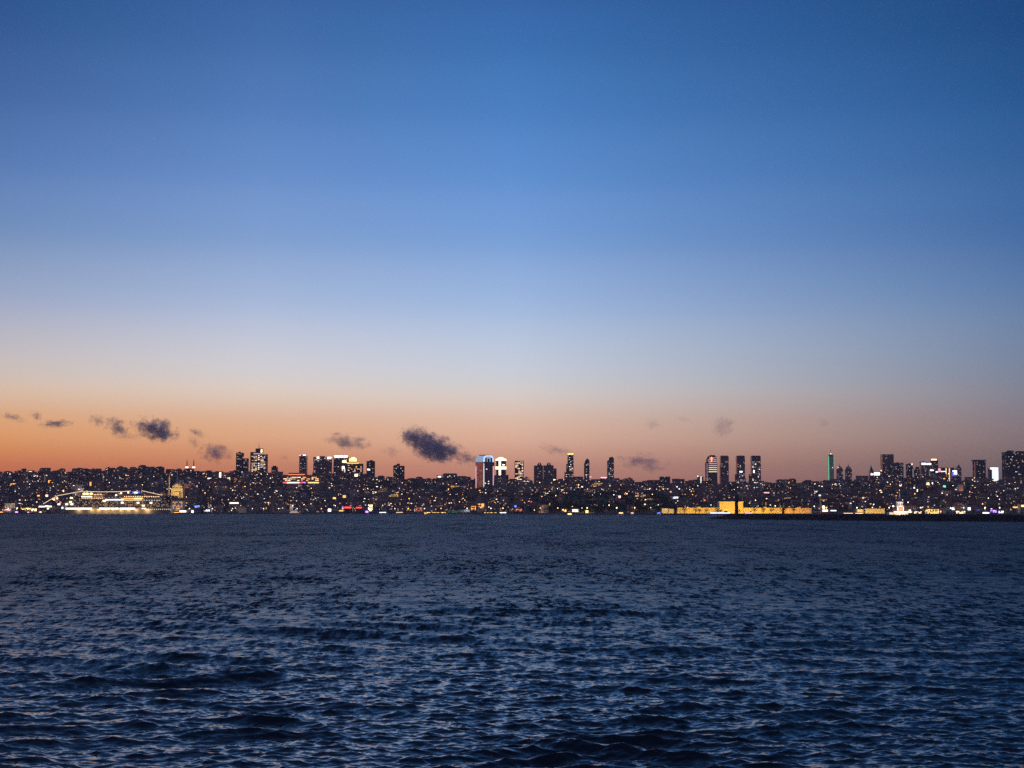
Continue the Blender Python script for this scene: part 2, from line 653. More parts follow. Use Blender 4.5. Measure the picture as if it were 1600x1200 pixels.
# ------------------------------------------------------------------ hills
def build_hills():
    pxs = np.linspace(-500, 2100, 300)
    ts = np.concatenate([np.linspace(0, 1, 60), 1 + np.linspace(.03, 4, 36)])
    V = []
    for t in ts:
        ys = shore_y(pxs)
        Y = ys + t * (YR - ys)
        X = (pxs - 800) / F * Y * math.cos(PITCH)
        V.append(np.stack([X, Y, ground(X, Y)], -1))
    V = np.array(V)
    skirt = V[0].copy()
    skirt[:, 2] = -3
    far = V[-1].copy()
    far[:, 2] = -3
    V = np.concatenate([skirt[None], V, far[None]])
    nr, nc = V.shape[:2]
    ii, jj = np.meshgrid(np.arange(nr - 1), np.arange(nc - 1), indexing='ij')
    q = np.stack([ii * nc + jj, ii * nc + jj + 1, (ii + 1) * nc + jj + 1, (ii + 1) * nc + jj], -1).reshape(-1, 4)
    me = bpy.data.meshes.new('hills')
    me.from_pydata(V.reshape(-1, 3).tolist(), [], q.tolist())
    me.materials.append(SOIL)
    structure(link('hills', me))
    # quay: a raised paved strip with its own kerb along the shore
    b = MB()
    px = np.arange(-480, 2080, 20)
    for a, c in zip(px, px[1:]):
        ya, yc = float(shore_y(a)), float(shore_y(c))
        base = len(b.v)
        for p, y in ((a, ya), (c, yc)):
            for dy, z in ((-6, -2.5), (-6, 2.5), (14, 2.5), (14, 1.2)):
                b.v.append((X_of(p, y + dy), y + dy, z))
        for k in range(3):
            b.f.append([base + k, base + 4 + k, base + 5 + k, base + k + 1])
    b.m = [0] * len(b.f)
    b.mats = [QUAY]
    structure(b.build('quay_pavement', None, QUAY))


build_hills()

# ------------------------------------------------------------------ things by pixel column and height, standing at distance Y
class Thing:
    """an Empty at the base on the ground; parts are boxes given by where their edges are seen"""
    def __init__(s, name, px, Y, label, cat, group=None, z=None):
        s.Y = Y
        s.X = X_of(px, Y)
        s.z = gz(s.X, Y) if z is None else z
        s.o = tag(empty(name, (s.X, Y, s.z)), label, cat, group)

    def x(s, px): return X_of(px, s.Y) - s.X
    def h(s, py): return Z_of(py, s.Y) - s.z

    def box(s, name, p0, p1, t, b, m, depth=20, front=0.0, parent=None, label=None):
        """front: how far the front face stands before the thing's own plane"""
        zb = s.h(b) if b is not None else -4
        o = MB().box(s.x(p0), s.x(p1), -front, -front + depth, zb, s.h(t), m).build(name, parent or s.o)
        if label:
            o['label'] = label
        return o

    def windows(s, p0, p1, t, b, n, cols, size=(3.0, 2.0), front=0.0, gridx=4.5, gridz=3.6, name='window', weights=None):
        """n lit windows on a regular grid of the front"""
        x0, x1, z0, z1 = s.x(p0) + 2, s.x(p1) - 2, s.h(b) + 1, s.h(t) - 2
        nx, nz = max(1, int((x1 - x0) / gridx)), max(1, int((z1 - z0) / gridz))
        cells = [(i, k) for i in range(nx) for k in range(nz)]
        rnd.shuffle(cells)
        for i, k in cells[:n]:
            c = rnd.choices(cols, weights)[0]
            me = window_mesh(c, rnd.choice((1, 1, 1.5)) * size[0], size[1])
            link(name, me, s.o, (x0 + (i + .5) * (x1 - x0) / nx, -front - .12, z0 + (k + .5) * (z1 - z0) / nz))


WM = {}


def window_mesh(c, w, h):
    k = (c, round(w, 1), round(h, 1))
    if k not in WM:
        col, st = c
        WM[k] = MB().box(-w / 2, w / 2, -.1, .1, -h / 2, h / 2, E(col, st)).mesh('window')
    return WM[k]


WARM = [('warm', 1.2), ('warm', 3), ('white', 2), ('white', 5), ('amber', 2), ('cool', 2.5), ('yellow', 2.5)]
DIMS = [('warm', .35), ('white', .35), ('warm', .7), ('cool', .45), ('white', 1.3)]


def flood(th, px0, px1, watts, col, base_py=None, off=6.0, up=1.0, tilt=60, h=0.6, name='floodlight'):
    """a row of floodlights at the foot of a front, shining up at it"""
    l = bpy.data.lights.new(name, 'AREA')
    l.shape = 'RECTANGLE'
    l.size = abs(th.x(px1) - th.x(px0)) * .96
    l.size_y = h
    l.energy = watts
    l.color = col
    o = bpy.data.objects.new(name, l)
    COL.objects.link(o)
    o.parent = th.o
    o.location = ((th.x(px0) + th.x(px1)) / 2, -off, up)
    o.rotation_euler = (R(180 - tilt), 0, 0)     # faces the front (+y) and upwards
    return o


# ------------------------------------------------------------------ towers on the skyline
def roof_bits(th, p0, p1, t, m=DARKM):
    w = p1 - p0
    a = p0 + w * rnd.uniform(.2, .4)
    return th.box('plant_room', a, a + w * rnd.uniform(.25, .4), t - rnd.uniform(.8, 1.6), t + .02, m, depth=10, front=-4)


def tower(p0, p1, t, Y, label, m=None, depth=28, nwin=10, cols=DIMS, roof=True, name='tower_block', size=(2.6, 1.7), cat='tower'):
    th = Thing(name, (p0 + p1) / 2, Y, label, cat)
    th.box('shaft', p0, p1, t, None, m or GLASS, depth)
    if roof:
        roof_bits(th, p0, p1, t)
    base = 798.5 - (th.z - CH) * F / Y
    th.windows(p0, p1, t, min(base, 762), nwin, cols, size)
    return th


# left cluster
t = tower(368, 378.2, 707.3, 4850, 'narrow dark slab tower with faint windows at the left end of the cluster', TBROWN, nwin=16)
t.box('lower_wing', 378.2, 386, 716, None, TBROWN, 24)
t.box('roof_light_strip', 378.5, 386, 713.8, 715.9, E('coral', .9), 2, 1)
t.windows(378.5, 386, 716, 745, 6, DIMS)
t = tower(390.3, 415.6, 709.5, 4800, 'tall wide tower with mast, roof lamp and grid of lit windows', TBROWN, nwin=0, roof=False)
t.box('upper_step', 390.3, 397, 706.4, 709.6, TBROWN, 24)
t.box('roof_house', 398, 409, 700.6, 709.6, TBROWN, 16, -4)
t.box('roof_sign', 395.2, 411, 708.2, 709.8, E('rose', .8), 1.5, 1)
t.box('roof_lamp', 406.4, 408.6, 702, 707, E('yellow', 5), 1.5, -3)
MB().tube([(0, 10, t.h(700.7)), (0, 10, t.h(692))], [.7, .25], m=DARKM).build('mast', t.o)
for k in range(11):
    if k not in (3, 8):
        link('window', window_mesh(('white', 2.0), 4, 2.2), t.o, (t.x(403.6), -.12, t.h(712 + k * 3)))
t.windows(391, 402, 711, 738, 26, [('warm', .8), ('white', .9), ('warm', 1.8)], (3.2, 2))
t.windows(405, 415, 711, 738, 26, [('warm', .8), ('white', .9), ('warm', 1.8)], (3.2, 2))
t.box('vertical_sign', 388.2, 391.2, 736, 750, E('red', .35), 1.5, 14)
t.box('round_sign', 402.5, 407.5, 738.5, 743.5, E('red', 1.2), 1.5, 30)
t = tower(423.5, 431.8, 729.5, 4900, 'small stepped tower right of the mast-topped tower', TBROWN, nwin=5, roof=False)
t.box('upper_step', 425.5, 430, 727.6, 729.6, TBROWN, 12, -4)
t = tower(467, 478.2, 712, 5000, 'slim dark slab with white lights along its roof edge', GLASS, nwin=8)
t.box('roof_light_strip', 472.5, 477, 710.4, 711.9, E('ice', 3), 1.5, 1)
t.box('roof_light_strip', 467.3, 469, 710.8, 711.8, E('white', 2), 1.5, 1)
t = tower(489, 517, 714.2, 5000, 'wide dark slab with two white roof lamps', GLASS, nwin=30)
t.box('roof_lamp', 494.6, 498.2, 713.6, 716.8, E('white', 5), 1.5, 1)
t.box('roof_lamp', 511, 517, 714, 717.2, E('white', 5), 1.5, 1)
t = tower(520.5, 543.5, 714, 5050, 'dark slab with a continuous bright white strip along its roof', GLASS, nwin=16, roof=False)
for a, b in ((522, 529), (530, 536), (537, 542.5)):
    t.box('roof_light_strip', a, b, 711.6, 715, E('cool', 6), 1.5, 1)
t = Thing('tower_block', 551, 4900, 'stepped hotel with blazing golden crown and two bright windows low on its front', 'tower')
t.box('shaft', 541.5, 566, 724.5, None, TBROWN, 30)
t.box('upper_step', 543, 557, 721, 724.6, TBROWN, 20, -3)
t.box('crown', 545, 556, 716.3, 722.5, E('gold', 3), 12, -4)
t.box('crown', 548.5, 553.5, 714.5, 717, E('yellow', 6), 8, -6)
t.box('crown_ledge', 541.5, 560, 722.8, 724.4, E('gold', 1.6), 4, 1)
t.box('lit_balcony', 534.5, 540.8, 719.7, 723, E('yellow', 4), 4, 3)
t.box('side_wing', 531, 541.5, 728, None, TBROWN, 30)
t.box('lit_sign', 534, 538, 728.6, 732.4, E('white', 5), 1.5, 1)
t.box('window', 545.3, 549.6, 740.6, 744.4, E('yellow', 4), .6, .5)
t.box('window', 554, 558.6, 740.6, 744.4, E('yellow', 4), .6, .5)
t.windows(532, 541, 729, 745, 10, WARM)
t.windows(542, 566, 725, 750, 34, [('warm', 1), ('amber', 1.5), ('white', 1.5)])
t = tower(572.3, 584.5, 720.3, 4900, 'dark slab with one white sign halfway up, right of the golden crown', TBROWN, nwin=5)
t.box('lit_sign', 573.8, 578, 732.8, 734.8, E('cool', 4), 1, .8)
t = tower(614.2, 631, 727.8, 4950, 'lone dark tower with a roof house between two low stretches of ridge', TBROWN, nwin=14, roof=False)
t.box('roof_house', 619.2, 624, 724.6, 727.9, TBROWN, 14, -5)
t.box('shoulder', 615, 619.3, 726.6, 727.9, TBROWN, 14, -3)
MB().tube([(0, 8, t.h(724.8)), (0, 8, t.h(721))], [.6, .2], m=DARKM).build('mast', t.o)

# the white-crowned tower, turned so that two of its faces show
MIRROR_SUNSET = facade('sunset-tinted mirror glass', (.50, .30, .24), (.42, .24, .19), cw=4, rh=3.6, gap=.3, rough=.22, lit=0)  # left-face glass, reddish sunset reflection tinted into its colour
MIRROR_SUNSET.node_tree.nodes['Principled BSDF'].inputs['Metallic'].default_value = 1
MIRROR_DK = facade('dark mirror glass', (.05, .06, .09), (.04, .05, .08), cw=4, rh=3.6, gap=.3, rough=.2, lit=0)
YT = 4100.0
kx = X_of(756, YT)
th = Thing('tower_block', 756, YT, 'huge tower with glowing white arched crown and light lines on its corners', 'tower')
ps = YT / F
W1, W2 = 12.6 * ps / .6, 14.6 * ps / .8
u1, u2 = (-.6, .8), (.8, .6)
def quadbox(name, zb, zt, m, grow=0.0, a=(0, 1), b=(0, 1), m2=None):
    """a block on the tower's own turned axes; m2 on the left faces"""
    pts = []
    for s_, t_ in ((a[0], b[0]), (a[1], b[0]), (a[1], b[1]), (a[0], b[1])):
        e1 = W1 * s_ + (grow if s_ >= 1 else (-grow if s_ <= 0 else 0))
        e2 = W2 * t_ + (grow if t_ >= 1 else (-grow if t_ <= 0 else 0))
        pts.append((u1[0] * e1 + u2[0] * e2, u1[1] * e1 + u2[1] * e2))
    mb = MB()
    mb.v = [(x, y, zb) for x, y in pts] + [(x, y, zt) for x, y in pts]
    mb.f = [[0, 1, 2, 3], [7, 6, 5, 4], [1, 0, 4, 5], [2, 1, 5, 6], [3, 2, 6, 7], [0, 3, 7, 4]]
    mb.mi(m)
    mb.m = [0] * 6
    if m2:
        mb.m[2] = mb.mi(m2)
    return mb.build(name, th.o)
quadbox('shaft', -5, th.h(722), MIRROR_DK, m2=MIRROR_SUNSET)
quadbox('upper_band', th.h(728), th.h(721.6), MIRROR_DK, grow=.8, a=(-.02, 1.0), b=(.0, 1.04), m2=MIRROR_SUNSET)
def vault(name, m, e0, e1, r_in, r_out, z0, zt, squash=1.0):
    """arched slice across the short side, extruded along the long one from e0 to e1 (fractions of W1)"""
    mb = MB()
    mb.mi(m)
    c = W2 / 2
    hgt = zt - z0
    k = 14
    rows = []
    for e in (e0 * W1, e1 * W1):
        for rr in (r_out, r_in):
            for i in range(k + 1):
                an = math.pi * i / k
                ex = -math.copysign(abs(math.cos(an)) ** .55, math.cos(an))
                ez = math.sin(an) ** .7
                tt = c + ex * c * 1.05 * rr
                mb.v.append((u1[0] * e + u2[0] * tt, u1[1] * e + u2[1] * tt, z0 + ez * hgt * rr))
    K = k + 1
    for i in range(k):
        mb.f += [[i, i + 1, 2 * K + i + 1, 2 * K + i], [K + i + 1, K + i, 3 * K + i, 3 * K + i + 1], [i + 1, i, K + i, K + i + 1], [2 * K + i, 2 * K + i + 1, 3 * K + i + 1, 3 * K + i]]
    mb.m = [0] * len(mb.f)
    return mb.build(name, th.o)
vault('crown', E('ice', .55), 0.04, 1.04, 0.0, .97, th.h(721.6), th.h(711.2))
vault('crown_arch', E('ice', 1.3), -.03, 0.06, .84, 1.0, th.h(721.6), th.h(711.2))
for q in (.14, .42, .72):
    mb = MB().box(-2.0 if q != .42 else -2.4, 2.0 if q != .42 else 2.4, -.4, 1.2, th.h(722), th.h(715.2 if q != .42 else 716.4), DARKM)
    o = mb.build('dark_slot', th.o)
    tt = W2 * (q + .06)
    o.location = (u2[0] * tt - u1[0] * 1.2, u2[1] * tt - u1[1] * 1.2, 0)
    o.rotation_euler = (0, 0, math.atan2(.6, .8))
quadbox('roof_slab', th.h(711.4), th.h(710.4), DARKM, a=(.15, .9), b=(.2, .8))
for c_, s_, t_, pt, pb in (('rose', 1, 0, 728, 762.5), ('cool', 0, 0, 724, 761.5), ('rose', 0, 1, 728, 765.5)):
    e1, e2 = W1 * s_, W2 * t_
    cx, cy = u1[0] * e1 + u2[0] * e2, u1[1] * e1 + u2[1] * e2
    MB().box(cx - 1.1, cx + 1.1, cy - 1.4, cy + .8, th.h(pb), th.h(pt), E(c_, 1.0)).build('light_line', th.o)
for q, pz in ((.5, 752), (.5, 755.5), (.5, 761.5), (.15, 755), (.3, 733)):
    tt = W2 * q
    link('window', window_mesh(('white', 1.5), 3, 2), th.o, (u2[0] * tt, u2[1] * tt - 1.2, th.h(pz)))

t = Thing('tower_block', 783, 4900, 'tower with cream light cross and glowing domed top', 'tower')
t.box('shaft', 775.2, 790.4, 718.6, None, TBROWN, 24)
t.box('crown', 774.6, 791, 717.2, 719.8, E('yellow', 4), 22, .8)
mb = MB().prism([(t.x(776 + i), t.h(717.2 - 3 * math.sin(math.pi * i / 13))) for i in range(14)], -.6, 18, E('yellow', 3.5))
mb.build('crown_dome', t.o)
t.box('light_bar', 774.3, 791, 729.2, 733.2, E('yellow', 4), 1, .9)
t.box('light_column', 779.4, 782.6, 719.8, 729.2, E('yellow', 4.5), 1, .9)
t.box('light_column', 779.4, 782.6, 733.2, 742.6, E('yellow', 4), 1, .9)
t.box('lit_sign', 784.8, 788.6, 725.4, 727.2, E('cool', 3), 1, .9)
t.box('side_wing', 788, 794.5, 742, None, TBROWN, 20, 3)
t.box('lit_sign', 771.2, 778, 751.2, 755.4, E('gold', 2.5), 1, 8)
t = tower(804.2, 818.4, 720, 5600, 'square tower speckled all over with warm windows', TBROWN, nwin=64, cols=[('warm', 1.2), ('white', 1.4), ('warm', 2.4)], size=(3.4, 2.2), roof=False)
t = Thing('tower_block', 852, 5900, 'pair of joined blue-grey towers with rounded roof domes', 'tower')
t.box('shaft', 834.4, 848.6, 727.4, None, GLASS, 30)
t.box('shaft', 849.2, 865, 727, None, GLASS, 30, 4)
t.box('side_wing', 865, 869.8, 732, None, GLASS, 26)
for c0 in (843, 857.6):
    MB().lathe([(3.6 * 2.2, 0), (3.4 * 2.2, 4), (2.4 * 2.2, 8), (.6, 10.5)], 12, m=DARKM).build('roof_dome', t.o, loc=(t.x(c0), 12, t.h(727.2)))
    t.box('roof_lamp', c0 - .7, c0 + .7, 724.4, 725.6, E('warm', .8), 1, -2)
t = Thing('tower_block', 891, 6300, 'tallest gold-capped slender tower widening in steps to the left', 'tower')
t.box('shaft', 887.2, 896.4, 710.4, None, TBROWN, 30)
t.box('crown', 887.4, 896.2, 708.4, 710.2, E('gold', 2.4), 24, 0)
t.box('lower_step', 885, 887.2, 725, None, TBROWN, 26)
t.box('lower_step', 882.2, 885, 738, None, TBROWN, 24)
t.windows(888, 896, 712, 752, 26, DIMS + [('white', 3)])
t.windows(883, 887.5, 740, 752, 4, DIMS)
t.box('roof_sign', 873.5, 880.5, 748.5, 750.5, E('warm', 4), 3, 20)
t = Thing('tower_block', 917.5, 6300, 'slender dark tower with a pointed top', 'tower')
t.box('shaft', 914.2, 921.2, 721, None, TBROWN, 24)
MB().prism([(t.x(914.2), t.h(721.1)), (t.x(921.2), t.h(721.1)), (t.x(921.2), t.h(719)), (t.x(917.4), t.h(716.2)), (t.x(915.6), t.h(719))], 0, 24, TBROWN).build('pointed_roof', t.o)
t.box('lower_step', 913, 914.2, 724, None, TBROWN, 20)
t.windows(914.4, 921, 722, 752, 10, DIMS)
t.box('side_canopy', 921.2, 924.4, 744.6, 745.8, E('rose', 1.8), 6, 3)
t = Thing('tower_block', 954.5, 6200, 'slender tower with a slanted tip and pale side', 'tower')
t.box('shaft', 949.4, 959.6, 720, None, TGREY, 28)
MB().prism([(t.x(949.4), t.h(720.1)), (t.x(959.6), t.h(720.1)), (t.x(959.6), t.h(716.5)), (t.x(957.4), t.h(713.6)), (t.x(952.8), t.h(714.6)), (t.x(952), t.h(718.5))], 0, 28, TBROWN).build('slanted_roof', t.o)
t.windows(950, 959, 722, 752, 14, DIMS)
t.box('low_hall', 938.5, 949, 747, None, TGREY, 30, 6)
t.box('lit_canopy', 938.8, 948, 745.6, 747.2, E('rose', 2.4), 8, 7)
t.box('lit_entrance', 953.6, 959, 752, 754, E('white', 4), 1, 10)
tower(1031.6, 1047.4, 744.6, 5400, 'squat dark tower standing alone on the ridge', TBROWN, nwin=5, roof=False)
t = tower(1057, 1072.5, 751.4, 5200, 'low dark block with stepped roof right of the squat tower', TBROWN, nwin=8, roof=False)
t.box('upper_step', 1062, 1070, 748.4, 751.5, TBROWN, 14, -4)
tower(1073, 1089.6, 751.6, 5250, 'low wide dark block beside the white-streaked tower', TBROWN, nwin=8)
t = tower(1091, 1099.4, 745, 5300, 'small tower with a white light streak down its front', TGREY, nwin=3, roof=False)
t.box('light_line', 1094.6, 1096.6, 744.4, 757, E('white', 1.1), 1, .8)
t.box('roof_lamp', 1090, 1091.2, 743.2, 744.8, E('white', 3), 1, .8)
# striped tower
t = Thing('tower_block', 1112, 4600, 'round-shouldered tower striped by bright balcony lines with a red emblem light', 'tower')
prof = [(1104.2, 1121.2, 722, None), (1105.6, 1121, 716.6, 722.1), (1107.4, 1120.4, 713, 716.7), (1110.6, 1118, 711, 713.1)]
for i, (a, b, c, d) in enumerate(prof):
    t.box('shaft' if i == 0 else 'upper_step', a, b, c, d, TBROWN, 30 - 3 * i, -i)
for k, py in enumerate((714.6, 717.6, 720.6, 723.6, 726.6, 729.8, 733, 736.4)):
    a = 1108 if py < 716 else (1106.2 if py < 722 else 1106.8)
    t.box('light_band', a + 1, 1120.6, py, py + 1.3, E('yellow' if k > 4 else 'rose', .55 + .09 * k), .8, .8)
for k in range(16):
    t.box('light_band', 1104.3, 1106.2, 724.5 + k * 2.3, 725.4 + k * 2.3, E('rose', .7), .8, .9)
t.box('emblem_light', 1111.4, 1113.2, 714.2, 721.4, E('coral', 3), .8, 1.8)
t.box('emblem_light', 1109, 1115.6, 715.6, 716.8, E('coral', 1.4), .8, 1.8)
t.box('lower_front', 1107.4, 1120, 739, None, TGREY, 10, 8)
for p0, p1, lab in ((1126.8, 1139.2, 'leftmost of three matching dark slabs, without lit windows'), (1152, 1164.6, 'middle slab of three with a white sign at mid height'), (1175, 1189.4, 'rightmost slab of three with many scattered lit windows')):
    t = Thing('tower_block', (p0 + p1) / 2, 5800, lab, 'tower')
    t.box('shaft', p0, p1, 713, None, GLASS, 30)
    t.box('roof_rim', p0 + .8, p1 - .8, 711.8, 713.1, DARKM, 24, -2)
    if p0 < 1130:
        t.box('shoulder', p0 - .8, p0, 727, None, GLASS, 26)
        t.windows(p0, p1, 715, 755, 3, [('white', .5)])
    elif p0 < 1160:
        t.windows(p0, p1, 740, 760, 8, DIMS)
        t.box('lit_sign', 1156, 1160.6, 736, 738.2, E('cool', 2.5), 1, .8)
        t.box('lit_sign', 1156.6, 1158, 727, 729, E('white', .8), 1, .8)
        t.box('lower_wing', 1150, 1153, 741, None, TBROWN, 30, 5)
    else:
        t.windows(p0, p1, 720, 760, 30, DIMS + [('white', 3)])
        t.box('lit_sign', 1177.4, 1179.6, 734.6, 738.6, E('white', 4), 1, .8)
        t.box('lower_wing', 1171.6, 1175, 741, None, TBROWN, 26, 5)
# green-edged tower
t = Thing('tower_block', 1299.5, 7600, 'needle tower edged in green light with an aerial', 'tower')
t.box('shaft', 1296, 1303.6, 711.6, None, MIRROR_DK, 26)
t.box('roof_step', 1297.4, 1302.2, 709.8, 711.7, DARKM, 18, -3)
t.box('light_line', 1295, 1296.2, 713, 750, E('green', .9), 3, 1)
t.box('light_line', 1303.4, 1304.2, 713, 730, E('green', .7), 3, 1)
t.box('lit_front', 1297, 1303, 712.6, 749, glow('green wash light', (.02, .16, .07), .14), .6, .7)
MB().tube([(0, 10, t.h(710)), (0, 10, t.h(701.5))], [1.1, .4], m=STONEW).build('mast', t.o)
t.box('roof_lamp', 1298.9, 1300.2, 708.4, 709.8, E('white', 3), 1.5, -4)
t.box('window', 1301, 1302, 730, 731.4, E('white', 2), .6, 1.6)
for p0, p1, lab in ((1309, 1318, 'grey domed tower with a red lamp, beside the green-edged tower'), (1322.6, 1331.8, 'grey domed tower with a small spire, second beside the green-edged tower')):
    t = Thing('tower_block', (p0 + p1) / 2, 7300, lab, 'tower')
    t.box('shaft', p0, p1, 733, None, TGREY, 24)
    r = (t.x(p1) - t.x(p0)) / 2
    MB().lathe([(r * .95, 0), (r * .8, r * .6), (r * .4, r * .9), (r * .12, r * 1.1), (.3, r * 1.9)], 10, m=TGREY).build('dome', t.o, loc=(0, 12, t.h(733.1)))
    t.windows(p0, p1, 735, 752, 6, DIMS)
    if p0 < 1310:
        t.box('roof_lamp', 1309, 1311, 729.4, 731.2, E('coral', 2), 2, 2)
t = Thing('tower_block', 1362.5, 6800, 'dark pointed spire-shaped tower with a reddish left edge', 'tower')
MB().prism([(t.x(1358.6), -3), (t.x(1366.6), -3), (t.x(1366.4), t.h(738)), (t.x(1361.8), t.h(727)), (t.x(1359.6), t.h(738))], 0, 20, GLASS).build('shaft', t.o)
t.box('light_line', 1357.8, 1358.8, 735, 748, E('coral', .25), 2, 1)  # emissive strip gives the left edge its reddish tone
t.box('lit_sign', 1361, 1365, 740, 742.4, E('white', 3), 1.5, 3)
t = tower(1361, 1398, 742.4, 6000, 'broad low block with a glaring white sign at its left corner', TBROWN, nwin=18, cols=DIMS + [('white', 3)])
t.box('upper_step', 1376, 1398, 736.5, 742.5, TBROWN, 24, -2)
t.box('lit_sign', 1366.4, 1375.2, 738, 742.6, E('white', 6), 1.5, 1)
t.box('roof_lamp', 1377.2, 1378.6, 734.4, 736, E('warm', 3), 1.5, -2)
tower(1380, 1397.6, 709.6, 6600, 'broad dark skyscraper rising above everything near it', GLASS, nwin=6, depth=40, roof=False)
tower(1397.8, 1412.6, 723.2, 6500, 'plain dark tower leaning on the broad skyscraper', TBROWN, nwin=14)
t = tower(1418.6, 1427.6, 725, 6700, 'slim tower with a pale light line down its right edge', TBROWN, nwin=5)
t.box('light_line', 1427, 1430, 733, 747, E('white', .5), 2, 1)
t.box('roof_lamp', 1425.4, 1426.6, 724.2, 726.6, E('white', 3), 1.5, 1)
t = tower(1430.4, 1440.6, 733, 6600, 'low dark tower with a small spire left of the slant-roofed tower', TBROWN, nwin=8, roof=False)
t.box('upper_step', 1433, 1437.4, 729.4, 733.1, TBROWN, 14, -4)
t = Thing('tower_block', 1449, 6500, 'slant-roofed tower with a long white sign under its roof', 'tower')
MB().prism([(t.x(1440.4), -3), (t.x(1456.8), -3), (t.x(1456.8), t.h(725)), (t.x(1443), t.h(720.4)), (t.x(1440.4), t.h(720.8))], 0, 26, GLASS).build('shaft', t.o)
t.box('lit_sign', 1441, 1447.8, 723.2, 726.2, E('cool', 6), 1.5, 1)
t.box('lit_sign', 1448.6, 1456, 723.8, 726.2, E('cool', 6), 1.5, 1)
t.box('lit_sign', 1454.4, 1459.6, 733.8, 735.8, E('ice', 4), 1.5, 1)
t.windows(1441, 1457, 730, 752, 14, DIMS)
t = tower(1457.8, 1467, 718.6, 6500, 'dark tower with a warm lit roof edge', TBROWN, nwin=8, roof=False)
t.box('crown', 1457, 1464.6, 717, 719.2, E('warm', 3), 10, .8)
t = Thing('tower_block', 1481, 6200, 'wide block with two vertical gold light columns', 'tower')
t.box('shaft', 1469.8, 1491.8, 730.6, None, TBROWN, 30)
t.box('light_column', 1478.2, 1480, 731.6, 752, E('warm', 1.3), 1, .8)
t.box('light_column', 1483.4, 1485.2, 731.6, 752, E('warm', 1.3), 1, .8)
t.box('lit_sign', 1466.6, 1470.4, 731.8, 737.6, E('pink', 1.3), 1.5, 3)
t.box('lit_sign', 1462.6, 1466, 736.4, 738.4, E('ice', 3), 1.5, 3)
t.box('lit_sign', 1470, 1478, 736, 737.2, E('cool', 2), 1.5, 1)
t.box('lit_balcony', 1474.4, 1478.6, 742, 745.2, E('gold', 2.4), 2, 1)
t.windows(1471, 1491, 738, 756, 14, WARM)
t = tower(1488, 1496, 737, 5900, 'tower with a deep blue lit front and white roof sign', GLASS, nwin=0, roof=False)
t.box('lit_front', 1488.4, 1491.4, 738, 752, E('blue', 1.0), .6, .8)
t.box('lit_front', 1491.6, 1495.4, 741.4, 751, E('blue', .45), .6, .8)
t.box('lit_sign', 1489, 1496, 735.2, 737, E('cool', 6), 1.5, 2)
t.box('lit_sign', 1491.4, 1496, 737.8, 741.2, E('cool', 5), 1.5, 2)
t.box('lit_sign', 1495, 1497, 746, 752, E('violet', 1.6), 1.5, 3)
t = tower(1496.6, 1503, 730.4, 6400, 'narrow dark tower with a small spire right of the blue front', GLASS, nwin=5, roof=False)
MB().lathe([(6, 0), (4, 5), (.6, 12)], 8, m=DARKM).build('spire', t.o, loc=(0, 8, t.h(730.6)))
t = tower(1524.8, 1541.4, 719.6, 5900, 'dark slab with an overhanging roof rim and orange left edge', TBROWN, nwin=0, roof=False, depth=34)
t.box('roof_rim', 1522.8, 1541.8, 718.4, 720.4, DARKM, 36, 1)
t.box('light_line', 1523.6, 1525, 723, 749, E('coral', .14), 2, 1)  # dim emissive strip colours this edge orange
t = tower(1547.8, 1561.2, 731.6, 5600, 'block whose whole front glows white beside a black side strip', DARKM, nwin=0, roof=False)
t.box('lit_front', 1551, 1560.8, 733.8, 752, E('cool', 1.5), .6, .8)
t.box('lit_sign', 1548.2, 1560.6, 730.6, 733.4, E('cool', 2.4), 2, 1.2)
t = tower(1574.2, 1612, 705.8, 5000, 'massive dark tower cut by the right picture edge', TBROWN, nwin=26, cols=[('white', .7), ('cool', 1.4), ('warm', .6)], roof=False, depth=50)
t.box('roof_house', 1578.6, 1586.6, 703.8, 705.9, TBROWN, 20, -6)
t.box('roof_house', 1592, 1606, 704.6, 705.9, TBROWN, 20, -6)
# red masts / twin minarets behind the ridge
for px_, lab in ((291.4, 'left of two dark minarets with a white balcony ring on the ridge'), (302, 'right of two dark minarets with a white balcony ring on the ridge')):
    t = Thing('minaret', px_, 4900, lab, 'minaret', 'twin minarets on the ridge')
    MB().lathe([(1.7, -4), (1.5, t.h(730)), (1.3, t.h(722)), (.9, t.h(720.6)), (.1, t.h(717))], 10, m=DARKM).build('shaft', t.o)
    MB().lathe([(1.8, t.h(731.4)), (4.2, t.h(730.6)), (4.4, t.h(729.4)), (1.6, t.h(729.2))], 12, m=E('white', 4)).build('balcony', t.o)
for px_, lab in ((1511, 'left of two short lit minarets beside a white dome'), (1523, 'right of two short lit minarets beside a white dome')):
    t = Thing('minaret', px_, 5400, lab, 'minaret', 'lit minarets by the white dome')
    MB().lathe([(1.9, -4), (1.7, t.h(750.5))], 8, m=STONE).build('shaft', t.o)
    MB().lathe([(2.4, t.h(751)), (2.0, t.h(747)), (.3, t.h(745.4))], 8, m=E('warm', 1.6)).build('lit_gallery', t.o)
t = Thing('mosque', 1516.6, 5420, 'low mosque with a white-lit dome between two short minarets', 'mosque')
t.box('hall', 1511.6, 1521.8, 752.4, None, STONE, 22)
MB().lathe([(8.6, t.h(752.6)), (7.6, t.h(751)), (4, t.h(749.8)), (.4, t.h(749.2))], 14, m=E('cool', 2.2)).build('dome', t.o, loc=(0, 10, 0))

# ------------------------------------------------------------------ hillside housing: one thing per block
def at_ground(px, py):
    ys = float(shore_y(px)) + 14
    Y = np.arange(ys, YR, 6)
    X = (px - 800) / F * Y * math.cos(PITCH)
    z = ground(X, Y)
    zz = CH + (798.5 - py) / F * Y
    k = np.nonzero(zz <= z)[0]
    return float(Y[k[0]]) if len(k) else YR


